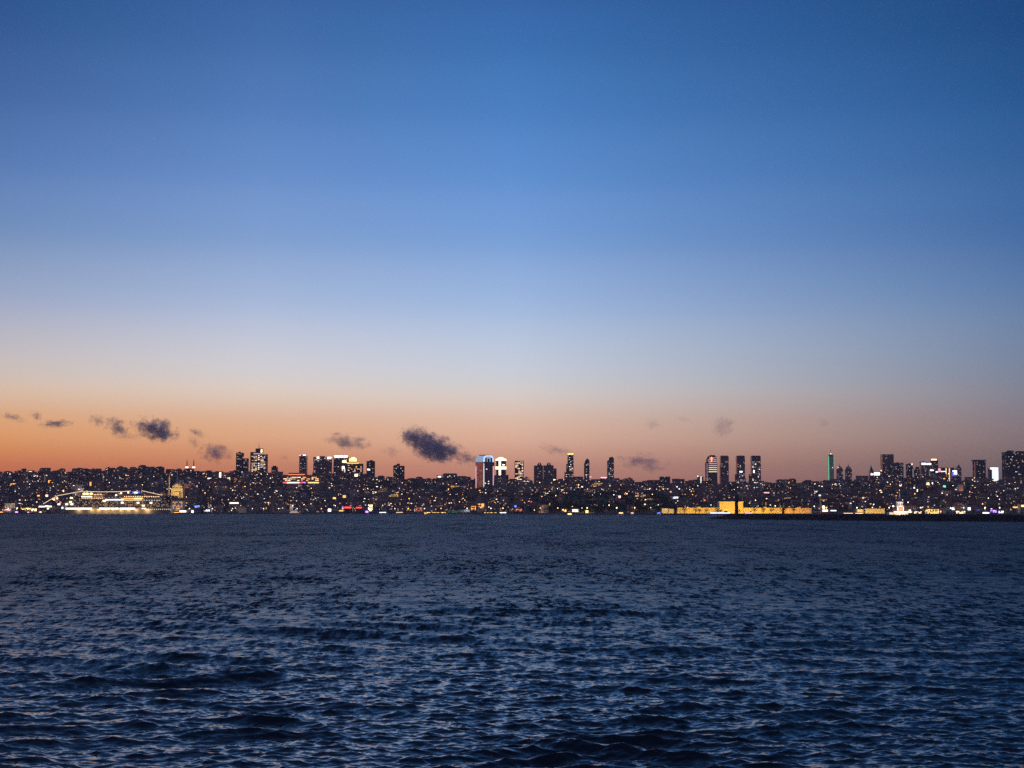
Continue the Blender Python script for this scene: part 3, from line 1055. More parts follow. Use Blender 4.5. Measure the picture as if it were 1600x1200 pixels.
Ym = at_ground(276, 778)
Y_BROWN = at_ground(1502, 779)
CLEAR = [(262, 292, Ym - 45, Ym + 40), (1494, 1510, Y_BROWN - 40, Y_BROWN + 25)]


def cleared(px, Y):
    return any(a < px < b and c < Y < d for a, b, c, d in CLEAR)


PROTO = []
for i in range(16):
    w, d, h = rnd.uniform(14, 30), rnd.uniform(12, 18), rnd.uniform(11, 24)
    wall = WALLS[i % len(WALLS)]
    wb = MB().box(-w / 2, w / 2, -d / 2, d / 2, -6, h, wall)
    if i % 3 == 1:
        wb.box(-w / 2 - 5, -w / 2 + .01, -d / 2 + 2, d / 2 - 2, -6, h * .7, wall)
    kind = ('flat', 'gabled', 'hipped', 'flat')[i % 4]
    rb = MB()
    if kind == 'flat':
        rb.box(-w / 2 - .4, w / 2 + .4, -d / 2 - .4, d / 2 + .4, h, h + .7, ROOFG)
        a = rnd.uniform(-w / 2 + 2, w / 2 - 6)
        rb.box(a, a + rnd.uniform(3, 6), -2, 3, h + .7, h + rnd.uniform(2.4, 4), ROOFG)
        if i % 8 == 0:
            rb.box(a + 1, a + 1.3, 0, .3, h + 2, h + 7, ROOFG)
    else:
        rb.gable(-w / 2 - .8, w / 2 + .8, -d / 2 - .8, d / 2 + .8, h, h + rnd.uniform(3, 5), ROOFT, .28 if kind == 'hipped' else 0)
    tone = ('brown', 'grey', 'rose', 'pale', 'black', 'brick')[i % 6]
    PROTO.append((w, d, h, wb.mesh('wall'), rb.mesh('roof'), f'{tone} {kind}-roofed block'))

ROWS = [(.975, 84, 'on the skyline ridge', 1.0), (.84, 56, 'just under the ridge', 1.0), (.68, 50, 'high on the slope', 1.0), (.50, 44, 'halfway up the slope', .95), (.32, 36, 'low on the slope', .9), (.13, 28, 'just above the waterfront', .8)]
HIDE = [(740, 772, .3, .7)]
n_blocks = 0
for t_, cnt, where, sc in ROWS:
    items = []
    for k in range(cnt):
        px = -20 + (k + .5 + rnd.uniform(-.32, .32)) * 1640 / cnt
        if 835 < px < 1060 and .1 < t_ < .5 or (t_ < .2 and 1030 < px < 1390):
            continue
        tt = t_ + rnd.uniform(-.02, .02)
        ys = float(shore_y(px))
        Y = ys + tt * (YR - ys)
        pr = PROTO[rnd.randrange(16)]
        if cleared(px, Y):
            continue
        X = X_of(px, Y)
        o = tag(empty('apartment_block', (X, Y, gz(X, Y)), rnd.uniform(-.35, .35)), 'dark apartment block on the hillside', 'apartment block', 'apartment blocks ' + where)
        s_ = rnd.uniform(.8, 1.1) * (.8 if t_ > .9 else sc)
        o.scale = (s_ * rnd.uniform(.9, 1.2), s_, s_ * (rnd.choice((.55, .65, .8, 1.0)) if t_ > .9 else rnd.uniform(.8, 1.1)))
        link('wall', pr[3], o)
        link('roof', pr[4], o)
        for j in range(rnd.choice((0, 0, 1, 1, 2, 3) if t_ > .9 else (0, 1, 2, 3, 4, 6))):
            c = rnd.choices((('warm', .8), ('warm', 2.5), ('white', 1.5), ('white', 4), ('amber', 2), ('cool', 3), ('yellow', 3)), (6, 6, 4, 3, 4, .8, 1.5))[0]
            link('window', window_mesh(c, rnd.choice((1.6, 1.6, 2.2, 3.4)), rnd.choice((1.4, 1.6, 2))), o, (rnd.uniform(-.42, .42) * pr[0], -pr[1] / 2 - .1, rnd.uniform(.15, .9) * pr[2]))
        items.append((px, o, pr[5]))
        n_blocks += 1
    single_out(items, 'block', where)
print('blocks', n_blocks)


def housing():
    """the hundreds of smaller houses packed between the blocks"""
    mb = MB()
    cols = [('warm', .8), ('white', 1.2), ('warm', 2.5), ('white', 3.5), ('amber', 1.6), ('yellow', 2.2), ('cool', 1.6)]
    for i in range(2100):
        px = rnd.uniform(-60, 1660)
        t_ = rnd.uniform(.04, 1.0)
        if (835 < px < 1060 and .06 < t_ < .55 and rnd.random() < .85) or (t_ < .12 and 1030 < px < 1400):
            continue
        ys = float(shore_y(px))
        Y = ys + t_ * (YR - ys)
        X = X_of(px, Y)
        if cleared(px, Y):
            continue
        z = gz(X, Y)
        w, d, h = rnd.uniform(7, 20), rnd.uniform(8, 14), rnd.uniform(5, 15)
        wm = rnd.choice(WALLS)
        mb.box(X - w / 2, X + w / 2, Y - d / 2, Y + d / 2, z - 5, z + h, wm)
        if rnd.random() < .5:
            mb.gable(X - w / 2 - .5, X + w / 2 + .5, Y - d / 2 - .5, Y + d / 2 + .5, z + h, z + h + rnd.uniform(2, 4), ROOFT, rnd.choice((0, .25)))
        else:
            mb.box(X - w / 2 - .3, X + w / 2 + .3, Y - d / 2 - .3, Y + d / 2 + .3, z + h, z + h + .8, ROOFG)
        if rnd.random() < .55:
            c = rnd.choices(cols, (7, 5, 4, 1.6, 4, 1.2, .6))[0]
            a, b = X + rnd.uniform(-.3, .3) * w, z + rnd.uniform(.3, .8) * h
            ww = rnd.choice((.7, .9, 1.3))
            mb.box(a - ww, a + ww, Y - d / 2 - .35, Y - d / 2 - .15, b - .75, b + .75, E(*c))
    o = mb.build('hillside_housing')
    o['kind'] = 'stuff'
    o['label'] = 'small dark houses packed over the hillside between the larger blocks'


housing()


# ------------------------------------------------------------------ trees
def crown_mesh(seed, h=9.0, r=5.0, n=260, m=LEAF, flat=.8):
    rr = random.Random(seed)
    lobes = [(rr.uniform(-.5, .5) * r, rr.uniform(-.5, .5) * r, h * rr.uniform(.45, .85), r * rr.uniform(.35, .62)) for _ in range(7)]
    mb = MB()
    mb.mi(m)
    for _ in range(n):
        lx, ly, lz, lr = rr.choice(lobes)
        a, b = rr.uniform(0, 6.28), math.asin(rr.uniform(-1, 1))
        q = lr * rr.uniform(.55, 1.08)
        c = np.array((lx + q * math.cos(a) * math.cos(b), ly + q * math.sin(a) * math.cos(b), lz + q * math.sin(b) * flat))
        s_ = rr.uniform(.35, .8)
        k = len(mb.v)
        for _j in range(3):
            mb.v.append(tuple(c + np.array([rr.uniform(-1, 1) * s_ for _ in range(3)])))
        mb.f.append([k, k + 1, k + 2])
        mb.m.append(0)
    return mb.mesh('crown')


def trunk_mesh(seed, h=9.0):
    rr = random.Random(seed)
    mb = MB()
    top = (rr.uniform(-.6, .6), rr.uniform(-.6, .6), h * .6)
    mb.tube([(0, 0, -1.5), (.1, 0, h * .25), top], [.5, .36, .16], m=BARK)
    for k in range(3):
        a = k * 2.1 + rr.random()
        mb.tube([(.08, 0, h * .3), (math.cos(a) * 1.6, math.sin(a) * 1.6, h * .55)], [.22, .08], 5, m=BARK)
    return mb.mesh('trunk')


TREES = [(crown_mesh(i, m=(LEAF, LEAF2)[i % 2], r=4.4 + (i % 3) * .8), trunk_mesh(i)) for i in range(6)]


def tree(px, Y, s_, group, seed, name='tree', z=None):
    X = X_of(px, Y)
    o = tag(empty(name, (X, Y, gz(X, Y) if z is None else z), seed * 1.7), 'dark leafy tree on the hillside', 'tree', group)
    c, t_ = TREES[seed % 6]
    link('crown', c, o)
    link('trunk', t_, o)
    o.scale = (s_ * 1.05, s_ * 1.05, s_)
    return o


zones = [(838, 1056, .02, .10, 24), (838, 1056, .12, .22, 20), (840, 1052, .26, .36, 18), (560, 1600, .97, 1.0, 22), (1170, 1330, .12, .3, 14), (1340, 1640, .05, .3, 20), (20, 560, .97, 1.0, 14), (0, 700, .3, .6, 16)]
wheres = ['by the dark wooded shore', 'low in the dark wood', 'high in the dark wood', 'on the skyline ridge', 'behind the golden palace', 'above the right-hand quay', 'on the skyline ridge', 'among the hillside houses']
acc = {}
sd = 0
for (a, b, t0, t1, n), wh in zip(zones, wheres):
    for k in range(n):
        px = a + (k + rnd.uniform(.2, .8)) * (b - a) / n
        ys = float(shore_y(px))
        sd += 1
        o = tree(px, ys + rnd.uniform(t0, t1) * (YR - ys) + 6, rnd.uniform(.8, 1.5) * (.75 if t0 > .9 else 1), 'trees ' + wh, sd)
        acc.setdefault(wh, []).append((px, o, 'dark leafy tree'))
for wh, it in acc.items():
    single_out(it, 'tree', wh)


def woodland():
    mb = MB()
    mb.mi(LEAF)
    rr = random.Random(4)
    for i in range(620):
        if i < 420:
            px, t_ = rr.uniform(828, 1064), rr.uniform(.02, .56)
        else:
            px, t_ = rr.choice((rr.uniform(1160, 1640), rr.uniform(0, 1640))), rr.uniform(.08, .98)
        ys = float(shore_y(px))
        Y = ys + t_ * (YR - ys)
        X = X_of(px, Y)
        z = gz(X, Y)
        r = rr.uniform(3.5, 6.5)
        mb.tube([(X, Y, z - 1), (X, Y, z + r)], [.5, .2], 4, m=BARK)
        for _ in range(90):
            a, b = rr.uniform(0, 6.28), math.asin(rr.uniform(-.6, 1))
            q = r * rr.uniform(.5, 1.05)
            c = (X + q * math.cos(a) * math.cos(b), Y + q * math.sin(a) * math.cos(b), z + r * 1.1 + q * math.sin(b) * .9)
            k = len(mb.v)
            for _j in range(3):
                mb.v.append(tuple(v + rr.uniform(-1.3, 1.3) for v in c))
            mb.f.append([k, k + 1, k + 2])
            mb.m.append(0)
    o = mb.build('woodland')
    o['kind'] = 'stuff'
    o['label'] = 'dark woodland covering the middle of the slope and gaps between houses'


woodland()

# ------------------------------------------------------------------ street lamps
poleM = MB().lathe([(.16, -.5), (.1, 8)], 6, m=POLE).mesh('pole')
HEADS = {c: MB().lathe([(.15, 8), (.85, 8.3), (1.0, 9), (.6, 9.7), (.1, 10)], 8, m=E(c[0], c[1])).mesh('lamp_head') for c in (('white', 7), ('warm', 7), ('amber', 6), ('cool', 6), ('white', 3), ('warm', 3))}


def lamp(px, Y, c, s_=1.0, group='street lamps'):
    X = X_of(px, Y)
    o = tag(empty('street_lamp', (X, Y, gz(X, Y))), 'lit street lamp on the hillside road', 'street lamp', group)
    link('pole', poleM, o)
    hd = link('lamp_head', HEADS[c], o)
    l = bpy.data.lights.new('lamp_light', 'POINT')
    l.energy = 900 * c[1]
    l.color = EM[c[0]]
    l.shadow_soft_size = .5
    lo = bpy.data.objects.new('lamp_light', l)
    COL.objects.link(lo)
    lo.parent = hd
    lo.location = (0, -1.3, 8.2)
    o.scale = (s_, s_, 1)
    return o


acc = {}
for (t0, t1, n, wh) in ((.02, .05, 56, 'along the quay'), (.08, .22, 36, 'just above the waterfront'), (.25, .42, 36, 'low on the slope'), (.46, .62, 30, 'halfway up the slope'), (.68, .9, 26, 'high on the slope')):
    for k in range(n):
        px = (k + rnd.uniform(.1, .9)) * 1600 / n
        if t0 < .05 and (60 < px < 250 or 1050 < px < 1270) and rnd.random() < .7:
            continue
        c = rnd.choices(list(HEADS), (5, 4, 2, 1.5, 3, 3))[0]
        ys = float(shore_y(px))
        o = lamp(px, ys + rnd.uniform(t0, t1) * (YR - ys) - (14 if t0 < .05 else 0), c, rnd.uniform(.7, 1.15), 'street lamps ' + wh)
        acc.setdefault(wh, []).append((px, o, f'{c[0]} lit lamp'))
for wh, it in acc.items():
    single_out(it, 'lamp', wh)
# ------------------------------------------------------------------ lit features picked out on the slope and the quay
def feature(px, py, w, h, col, st, label, name='lit_building', part='lit_sign', cat='building', body=1.8, group=None, m=None, extra=0):
    base = py + h / 2 + 2.5
    Y = at_ground(px, min(base, 802.0)) if py < 790 else float(shore_y(px)) + 22 + rnd.uniform(0, 8)
    Y = min(Y, YR)
    t = Thing(name, px, Y, label, cat, group)
    t.box('wall', px - w / 2 - body, px + w / 2 + body, py - h / 2 - 1.0, None, m or rnd.choice(WALLS), 14)
    t.box('roof', px - w / 2 - body - .3, px + w / 2 + body + .3, py - h / 2 - 1.5, py - h / 2 - .98, ROOFG, 14.6, .3)
    if h <= 2.6 or w < 5:
        t.box(part, px - w / 2, px + w / 2, py - h / 2, py + h / 2, E(col, st), .5, .55)
    else:
        nr, nc = max(2, round(h / 2.0)), max(3, round(w / 2.0))
        for i in range(nc):
            for k in range(nr):
                if rnd.random() < .14:
                    continue
                a, c = px - w / 2 + w * i / nc, py - h / 2 + h * k / nr
                t.box('window', a, a + w / nc * rnd.uniform(.62, .95), c + .15, c + h / nr * .82, E(col, round(st * rnd.choice((.35, .7, 1.1, 1.7)), 2)), .5, .55)  # glowing panels; on washed fronts they stand for floodlight on the wall
    if extra:
        t.windows(px - w / 2 - body, px + w / 2 + body, py - h / 2, py + h / 2 + 3, extra, WARM, (2.4, 1.8), front=.6)
    return t


FEAT = [
 (20, 757, 8, 4, 'amber', 1.4, 'block with a broad orange lit storey near the left edge'),
 (67, 744, 6, 2, 'yellow', 2, 'building with a yellow lit strip below the square ridge block'),
 (46.5, 737.5, 5, 2, 'yellow', 2.5, 'ridge building with a warm yellow lamp strip at far left'),
 (77, 752.5, 4, 4, 'amber', 2.5, 'house with a vivid orange lit front high on the left slope'),
 (60, 776, 3.6, 5, 'amber', 2.5, 'house with an orange lit front above the ship bow'),
 (44, 772.5, 3.2, 3.4, 'warm', 4, 'house with one round warm light above the left quay'),
 (73, 774.5, 3.4, 3, 'warm', 3, 'house with one bright window right above the ship bow'),
 (100, 767, 4, 2.6, 'yellow', 3, 'house with a yellow green lit window behind the ship forward line'),
 (91, 757, 8, 1.4, 'warm', .9, 'house with a faint strip of lit windows halfway up left slope'),
 (141, 756, 2.6, 6, 'amber', 1.6, 'narrow house with two stacked orange lights behind the ship'),
 (184, 761.6, 5, 2.4, 'yellow', 2.4, 'house with a yellow lit balcony above the ship stern deck'),
 (222, 745.6, 6, 2, 'warm', 1.6, 'house with a pale lit strip high above the ship funnel'),
 (257, 751, 8, 2, 'warm', 2.2, 'house with two lit windows left of the mosque dome'),
 (260.5, 763, 5, 3, 'white', 5, 'building with a blazing white lamp left of the mosque dome'),
 (296, 740, 4, 5, 'yellow', 1.6, 'building with an ochre lit stair under the twin dark minarets'),
 (327, 747.6, 6, 1.6, 'white', 3, 'ridge house with a row of three white lights'),
 (336, 748, 4, 1.4, 'warm', 1.6, 'small house beside the row of three white lights'),
 (343.5, 742, 3, 8, 'yellow', 2.6, 'house with two yellow light columns on the ridge'),
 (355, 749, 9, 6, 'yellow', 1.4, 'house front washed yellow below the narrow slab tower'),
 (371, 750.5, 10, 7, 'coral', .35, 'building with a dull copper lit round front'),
 (375, 747, 2.4, 4, 'yellow', 3, 'building corner with a bright yellow light by the copper front'),
 (252, 778.6, 6, 2.4, 'gold', 3, 'low building with a golden strip behind the ship stern'),
 (365, 786, 16, 2.2, 'white', 2, 'long low terrace lit orange and white above the quay'),
 (356, 784.6, 8, 1.4, 'amber', 1.6, 'low shed with an orange strip beside the long lit terrace'),
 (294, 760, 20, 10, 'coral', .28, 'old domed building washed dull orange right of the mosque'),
 (416, 787, 11, 5, 'yellow', 3, 'quay building with a cream lit arcade'),
 (433, 788.6, 6, 2, 'pink', 3.4, 'quay shed with a rosy white lit sign'),
 (486.5, 787.2, 11, 2, 'yellow', 2.5, 'quay building with a yellow lit top storey'),
 (498, 788, 7.4, 2.4, 'cool', 4, 'quay building with a cold white lit top storey'),
 (515, 797, 4.6, 4, 'white', 4, 'small kiosk with a white lamp cluster on the quay'),
 (522.5, 779.4, 4.4, 4.6, 'amber', 3, 'house with an amber lit front, left one of the pair'),
 (538, 778, 4.6, 8, 'amber', 2, 'house with an amber lit front, right one of the pair'),
 (543.5, 793, 11, 2.2, 'red', 2.5, 'quay building with a red sign, left one of two'),
 (561, 793.2, 9, 2, 'red', 2.2, 'quay building with a red sign, right one of two'),
 (537.4, 792.6, 3.4, 2.4, 'violet', 5, 'kiosk with a violet white lamp beside a red sign'),
 (579, 793.6, 7, 10.4, 'yellow', 4, 'tall quay block with a blazing cream front'),
 (573.4, 799.6, 4, 2.6, 'violet', 4, 'small stall glowing violet white at the quay edge'),
 (534, 798, 8, 2, 'amber', 2, 'low quay cafe with an orange lit strip'),
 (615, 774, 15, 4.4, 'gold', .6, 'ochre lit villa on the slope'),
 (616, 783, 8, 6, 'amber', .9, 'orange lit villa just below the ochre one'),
 (655, 796, 10, 6, 'coral', .6, 'quay restaurant glowing dull orange'),
 (650, 797, 4, 4, 'white', 6, 'quay kiosk with a very bright white lamp, beside the orange restaurant'),
 (680, 801.8, 34, 3, 'gold', 2.2, 'long low quay building lit yellow along its foot'),
 (716, 799.5, 32, 3.6, 'green', .16, 'long glass hall on the quay with a dull green glow'),
 (724, 802.4, 12, 2, 'cool', 3, 'small pavilion with white lights before the glass hall'),
 (740, 794, 8, 7, 'amber', 1.3, 'glowing block standing for amber lit quay trees, left one of two'),  # here and next: amber light on trees, made as a block with glowing panels
 (752.5, 790.5, 9, 7, 'amber', 1.6, 'glowing block standing for amber lit quay trees, right one of two'),
 (766, 802, 22, 3.2, 'gold', 2.6, 'quay arcade lit gold below the white-crowned tower'),
 (786, 802, 10, 2.6, 'cool', 5, 'quay stall with cold white floodlights'),
 (711, 762, 14, 6, 'gold', .7, 'golden lit mansion high on the slope'),
 (710, 765.4, 9, 1.4, 'yellow', 4, 'low shop with a bright yellow strip below the golden mansion'),
 (731, 761, 24, 3.6, 'cool', .16, 'long pale flat-roofed hall left of the white-crowned tower'),
 (693, 785.4, 3, 4, 'white', 4, 'house with one tall white light above the quay hall'),
 (686.6, 744.8, 5, 2, 'white', 5, 'ridge house with a bright white sign between two flat roofs'),
 (846, 760.4, 20, 1.8, 'red', 1.5, 'stadium building with a red light line on its roof'),
 (813, 770, 4, 4, 'white', 7, 'house with a glaring white lamp, left one of the pair'),
 (819, 770.6, 3, 3, 'white', 6, 'house with a glaring white lamp, right one of the pair'),
 (866.4, 750.4, 3, 3, 'yellow', 4, 'ridge house with a greenish yellow lamp'),
 (879, 766.6, 3.4, 3, 'warm', 5, 'house with a single warm lamp above the dark wood'),
 (839.6, 789.6, 5, 2, 'cool', 6, 'shop with a white sign at the wood edge'),
 (846, 789.8, 5, 2.6, 'red', 1.4, 'shop with a dull red sign at the wood edge'),
 (829.6, 784.4, 2.4, 2.4, 'red', 3, 'hut with a small red lamp in the wood'),
 (805.4, 791, 3, 2.6, 'blue', 3, 'hut with a small blue lamp at the wood edge'),
 (811, 797, 10, 4, 'coral', .7, 'quay cafe glowing dull coral left of the wood'),
 (882, 797.6, 6, 3.4, 'gold', 3, 'quay kiosk lit yellow left of the shining pier building'),
 (899, 798, 9, 4, 'white', 5, 'pier pavilion with a white lamp cluster'),
 (908, 803.2, 42, 2.4, 'gold', 2.4, 'long pier building shining gold at the waterline'),
 (917, 799.4, 4, 4, 'gold', 3, 'small gold lit pier tower'),
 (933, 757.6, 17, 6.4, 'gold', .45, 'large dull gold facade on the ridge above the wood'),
 (934.4, 769, 6, 3.6, 'yellow', 2.8, 'yellow lit entrance building below the dull gold facade'),
 (964.6, 750.6, 3, 4, 'white', 4, 'ridge block with a white lit end wall'),
 (993, 769.4, 10, 4, 'pink', 2.4, 'building with a rosy white top storey at the wood right edge'),
 (996, 777, 6, 6, 'warm', .9, 'block with warm lit windows below the rosy one'),
 (968, 776.4, 3.4, 3.4, 'pink', 5, 'hut with a single rosy lamp in the wood'),
 (1016, 780, 12, 3, 'gold', 2.4, 'gold lit pavilion above the palace left end'),
 (1005, 777, 8, 8, 'warm', .5, 'block with dim warm front left of the gold pavilion'),
 (1055.6, 777.6, 9, 2.6, 'cool', 5, 'block with glaring white lamps above the palace wing'),
 (1056, 782, 7, 1.6, 'white', 2, 'terrace lit white under the glaring lamps'),
 (1096, 780.6, 13, 5, 'coral', .9, 'small building washed in orange light behind the palace'),
 (1198, 769.8, 8, 1.6, 'pink', 2, 'block with a rosy white roof line above the palace'),
 (1234, 781.4, 8, 5, 'warm', .6, 'block with speckled warm windows behind the palace right wing'),
 (1286.6, 792.6, 3, 4.6, 'white', 6, 'kiosk with a very bright white lamp right of the palace'),
 (1289, 797.8, 8, 2.6, 'white', 4, 'quay stall with white lights right of the palace'),
 (1302, 797.8, 9, 1.4, 'cool', 3, 'quay shed with a thin white light line'),
 (1301.6, 780.8, 3.4, 3.4, 'white', 5, 'house with one white lamp under the green-edged tower'),
 (1282, 774.6, 4.6, 3, 'white', 4, 'house with white lamp behind the lit column'),
 (1362, 770, 3, 3.6, 'warm', 3, 'house with a warm lamp left of the islet tower'),
 (1427, 762.2, 5.4, 2, 'cool', 5, 'shop with a white sign above coloured lamps'),
 (1421, 766.8, 2.6, 3, 'red', 4, 'shop with a red lamp, first of the coloured row'),
 (1425, 767, 2.6, 3, 'yellow', 5, 'shop with a yellow lamp, second of the coloured row'),
 (1429.6, 767, 3, 3, 'violet', 2.6, 'shop with a violet lamp, third of the coloured row'),
 (1434, 766.4, 2.4, 3.6, 'yellow', 4, 'shop with a greenish yellow lamp, last of the coloured row'),
 (1450.6, 758, 5.4, 8, 'yellow', 2.4, 'block with a bright cream vertical front'),
 (1459, 755.2, 5, 2.4, 'white', 3.6, 'block with a white roof sign right of the cream front'),
 (1451, 769.6, 12, 2.4, 'cool', 5, 'low hall with a long white light strip'),
 (1466.6, 767.4, 4, 3.6, 'pink', 3.4, 'shop with a pink red sign on the slope'),
 (1470.6, 764, 4, 3.4, 'cool', 4, 'shop with a white sign right of the pink one'),
 (1476, 761, 4, 5, 'green', 2, 'shop with a green yellow sign right of the white one'),
 (1504.4, 754.6, 7, 1.8, 'white', 5, 'block with a white roof line above the brown column'),
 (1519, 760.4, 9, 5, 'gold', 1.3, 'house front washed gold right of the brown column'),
 (1456, 799, 22, 7, 'gold', 1.6, 'waterfront palace washed gold right of the islet tower'),
 (1449, 801, 8, 5, 'white', 5, 'waterfront kiosk with white lights before the gold washed palace'),
 (1468, 800, 5, 4, 'pink', 5, 'waterfront kiosk with rosy lights before the gold washed palace'),
 (1488, 795, 7.4, 4, 'cool', 2.6, 'waterfront block with a pale lit wall'),
 (1499, 800.6, 18, 4.4, 'warm', 2.2, 'waterfront arcade lit orange and white'),
 (1486, 801.6, 6, 4, 'white', 6, 'waterfront stall with glaring white light left of the arcade'),
 (1514, 795, 4, 4, 'cool', 6, 'waterfront hut with one big white lamp'),
 (1528, 797, 8, 3, 'blue', .5, 'waterfront shed with a blue glow'),
 (1538.6, 782, 4, 4, 'yellow', 4, 'house with a yellow lamp above the blue shed'),
 (1552, 799, 10, 4, 'violet', 2.6, 'waterfront hall with violet white arches'),
 (1564, 800, 8, 3.6, 'cool', 5, 'waterfront hall with white arches'),
 (1540, 801.6, 10, 2.4, 'white', 4, 'waterfront stall row with white lights'),
 (1584, 789, 5, 1.6, 'ice', 3, 'waterfront building with a pale blue line by the tall lamp mast'),
 (1598, 790.4, 5, 2.4, 'gold', 3, 'waterfront building with a gold sign at the right edge'),
 (1434, 800.6, 12, 3.4, 'warm', 3, 'waterfront cafe with warm lamps right of the islet tower'),
 (1422, 799, 6, 5, 'yellow', 4, 'waterfront kiosk lit cream right of the islet tower'),
 (1325, 802.6, 14, 1.6, 'warm', 4, 'low quay terrace with a row of warm lamps'),
 (1342, 802.6, 12, 1.6, 'warm', 4, 'low quay terrace with warm lamps, left of the columned palace'),
 (12, 797, 10, 3, 'pink', 2.6, 'quay building with a rosy lit roof edge at far left'),
 (5, 801, 10, 3, 'amber', 2.6, 'quay building lit orange at the left picture edge'),
 (16, 790, 16, 7, 'warm', .45, 'old quay building with dim warm storeys at far left'),
 (44, 787.4, 32, 2.2, 'warm', 2.8, 'long quay terminal with a row of warm lamps'),
 (53, 784.8, 11, 1.6, 'white', 4, 'terminal roof house with a white light strip'),
 (46, 795, 26, 2.8, 'gold', 2.4, 'long quay restaurant lit golden left of the ship'),
 (54, 796.8, 8, 4, 'yellow', 4, 'quay kiosk lit cream in the golden restaurant row'),
 (61, 800.8, 9, 3, 'yellow', 4, 'moored ticket pontoon building lit cream by the ship bow'),
 (26.4, 800.6, 4, 3, 'violet', 4, 'small stall glowing violet at the left quay'),
 (44.6, 800.8, 3, 2.4, 'violet', 3, 'second small stall glowing violet at the left quay'),
 (26, 795, 5, 4, 'white', 5, 'quay kiosk with a white lamp at far left'),
 (308.6, 791.4, 8, 3, 'blue', 3.4, 'quay building with a vivid blue roof sign'),
 (312.6, 797.4, 4, 4, 'red', 2.6, 'quay shop with a red round sign under the blue one'),
 (324.4, 797.6, 9, 2.8, 'cool', 5, 'quay shop with a cold white sign right of the red one'),
 (301.6, 799.6, 4, 4, 'white', 4, 'quay kiosk with white lamps left of the red sign'),
 (286, 799, 10, 2.6, 'white', 4, 'quay building with a white lamp row right of the brown block'),
 (263, 799, 13, 2.4, 'white', 5, 'quay building with a blazing white strip behind the ship stern'),
 (275, 801.4, 10, 2.2, 'amber', 2.6, 'quay cafe with an orange strip under the brown block'),
 (396, 786, 5, 2, 'cool', 4, 'quay shed with a cold white lamp right of the long terrace'),
]
for f in FEAT:
    feature(*f)


def lit_block(p0, p1, t_, Y, label, m, nw, cols, cat='building', name='lit_building', depth=16, size=(2.2, 1.6)):
    t = Thing(name, (p0 + p1) / 2, Y, label, cat)
    t.box('wall', p0, p1, t_, None, m, depth)
    t.box('roof', p0 - .3, p1 + .3, t_ - .6, t_ + .02, ROOFG, depth + .6, .3)
    base = 798.5 - (t.z - CH) * F / Y
    t.windows(p0, p1, t_, base, nw, cols, size, gridx=3.4, gridz=3.0)
    return t


# brown floodlit waterfront block beside the ship's stern
t = lit_block(268, 287, 782, 3530, 'brown floodlit quay block with speckled windows beside the ship stern', STONE, 30, [('warm', .8), ('amber', 1.2)])
flood(t, 272, 284, 1500, (1, .42, .16), off=8, tilt=70)
# long terraced hotel under the slim tower
t = Thing('hotel', 472, at_ground(470, 761), 'long terraced hotel with glowing window rows and a red light strip', 'hotel')
t.box('wall', 441, 500, 742, None, WALLS[2], 22)
t.box('upper_storey', 450, 478, 738.6, 742.1, WALLS[2], 16, -3)
t.box('roof_light_strip', 450, 476, 741, 742, E('coral', 1.6), 1, 1)
for a, b, c, st in ((442, 448, 'red', 2.4), (448, 468, 'pink', 3.4), (468, 473, 'red', 1.8), (473, 477, 'violet', 3), (481, 498, 'gold', 2)):
    t.box('light_strip', a, b, 753.2, 755, E(c, st), 1, 1)
t.windows(441, 499, 743.4, 752.6, 34, [('amber', 2), ('warm', 2.4), ('yellow', 2), ('warm', 1)], (3.4, 1.8))
t.box('lit_annex', 466, 474, 758, 766, E('rose', .35), 1, 8)
for a, b, t0, lab in ((62.5, 76, 731.6, 'square dark block standing up from the left ridge'), (182, 188, 730.4, 'small dark house topping the ridge above the ship'), (234, 239, 729.6, 'small dark block topping the ridge above the funnel')):
    t = lit_block(a, b, t0, 4690, lab, WALLS[4], 2, DIMS)
t = lit_block(1098, 1148, 757.5, 4500, 'wide pale housing slab at the foot of the striped tower', WALLS[3], 30, DIMS, depth=18)
t = lit_block(1030, 1050, 762, 4300, 'grey housing slab with scattered windows under the squat tower', WALLS[1], 22, WARM)
t = lit_block(1040, 1052, 771, 3900, 'speckled housing slab above the palace left end', WALLS[0], 22, WARM)
t = lit_block(1190, 1204, 770, 4000, 'brown housing block with rosy roof above the palace', WALLS[0], 8, DIMS)
t = lit_block(1150, 1166, 748, 4660, 'pale housing slab in front of the middle matching tower', WALLS[3], 18, DIMS)
t = lit_block(1171, 1194, 752, 4660, 'housing slab in front of the right matching tower', WALLS[1], 22, DIMS + [('white', 3)])

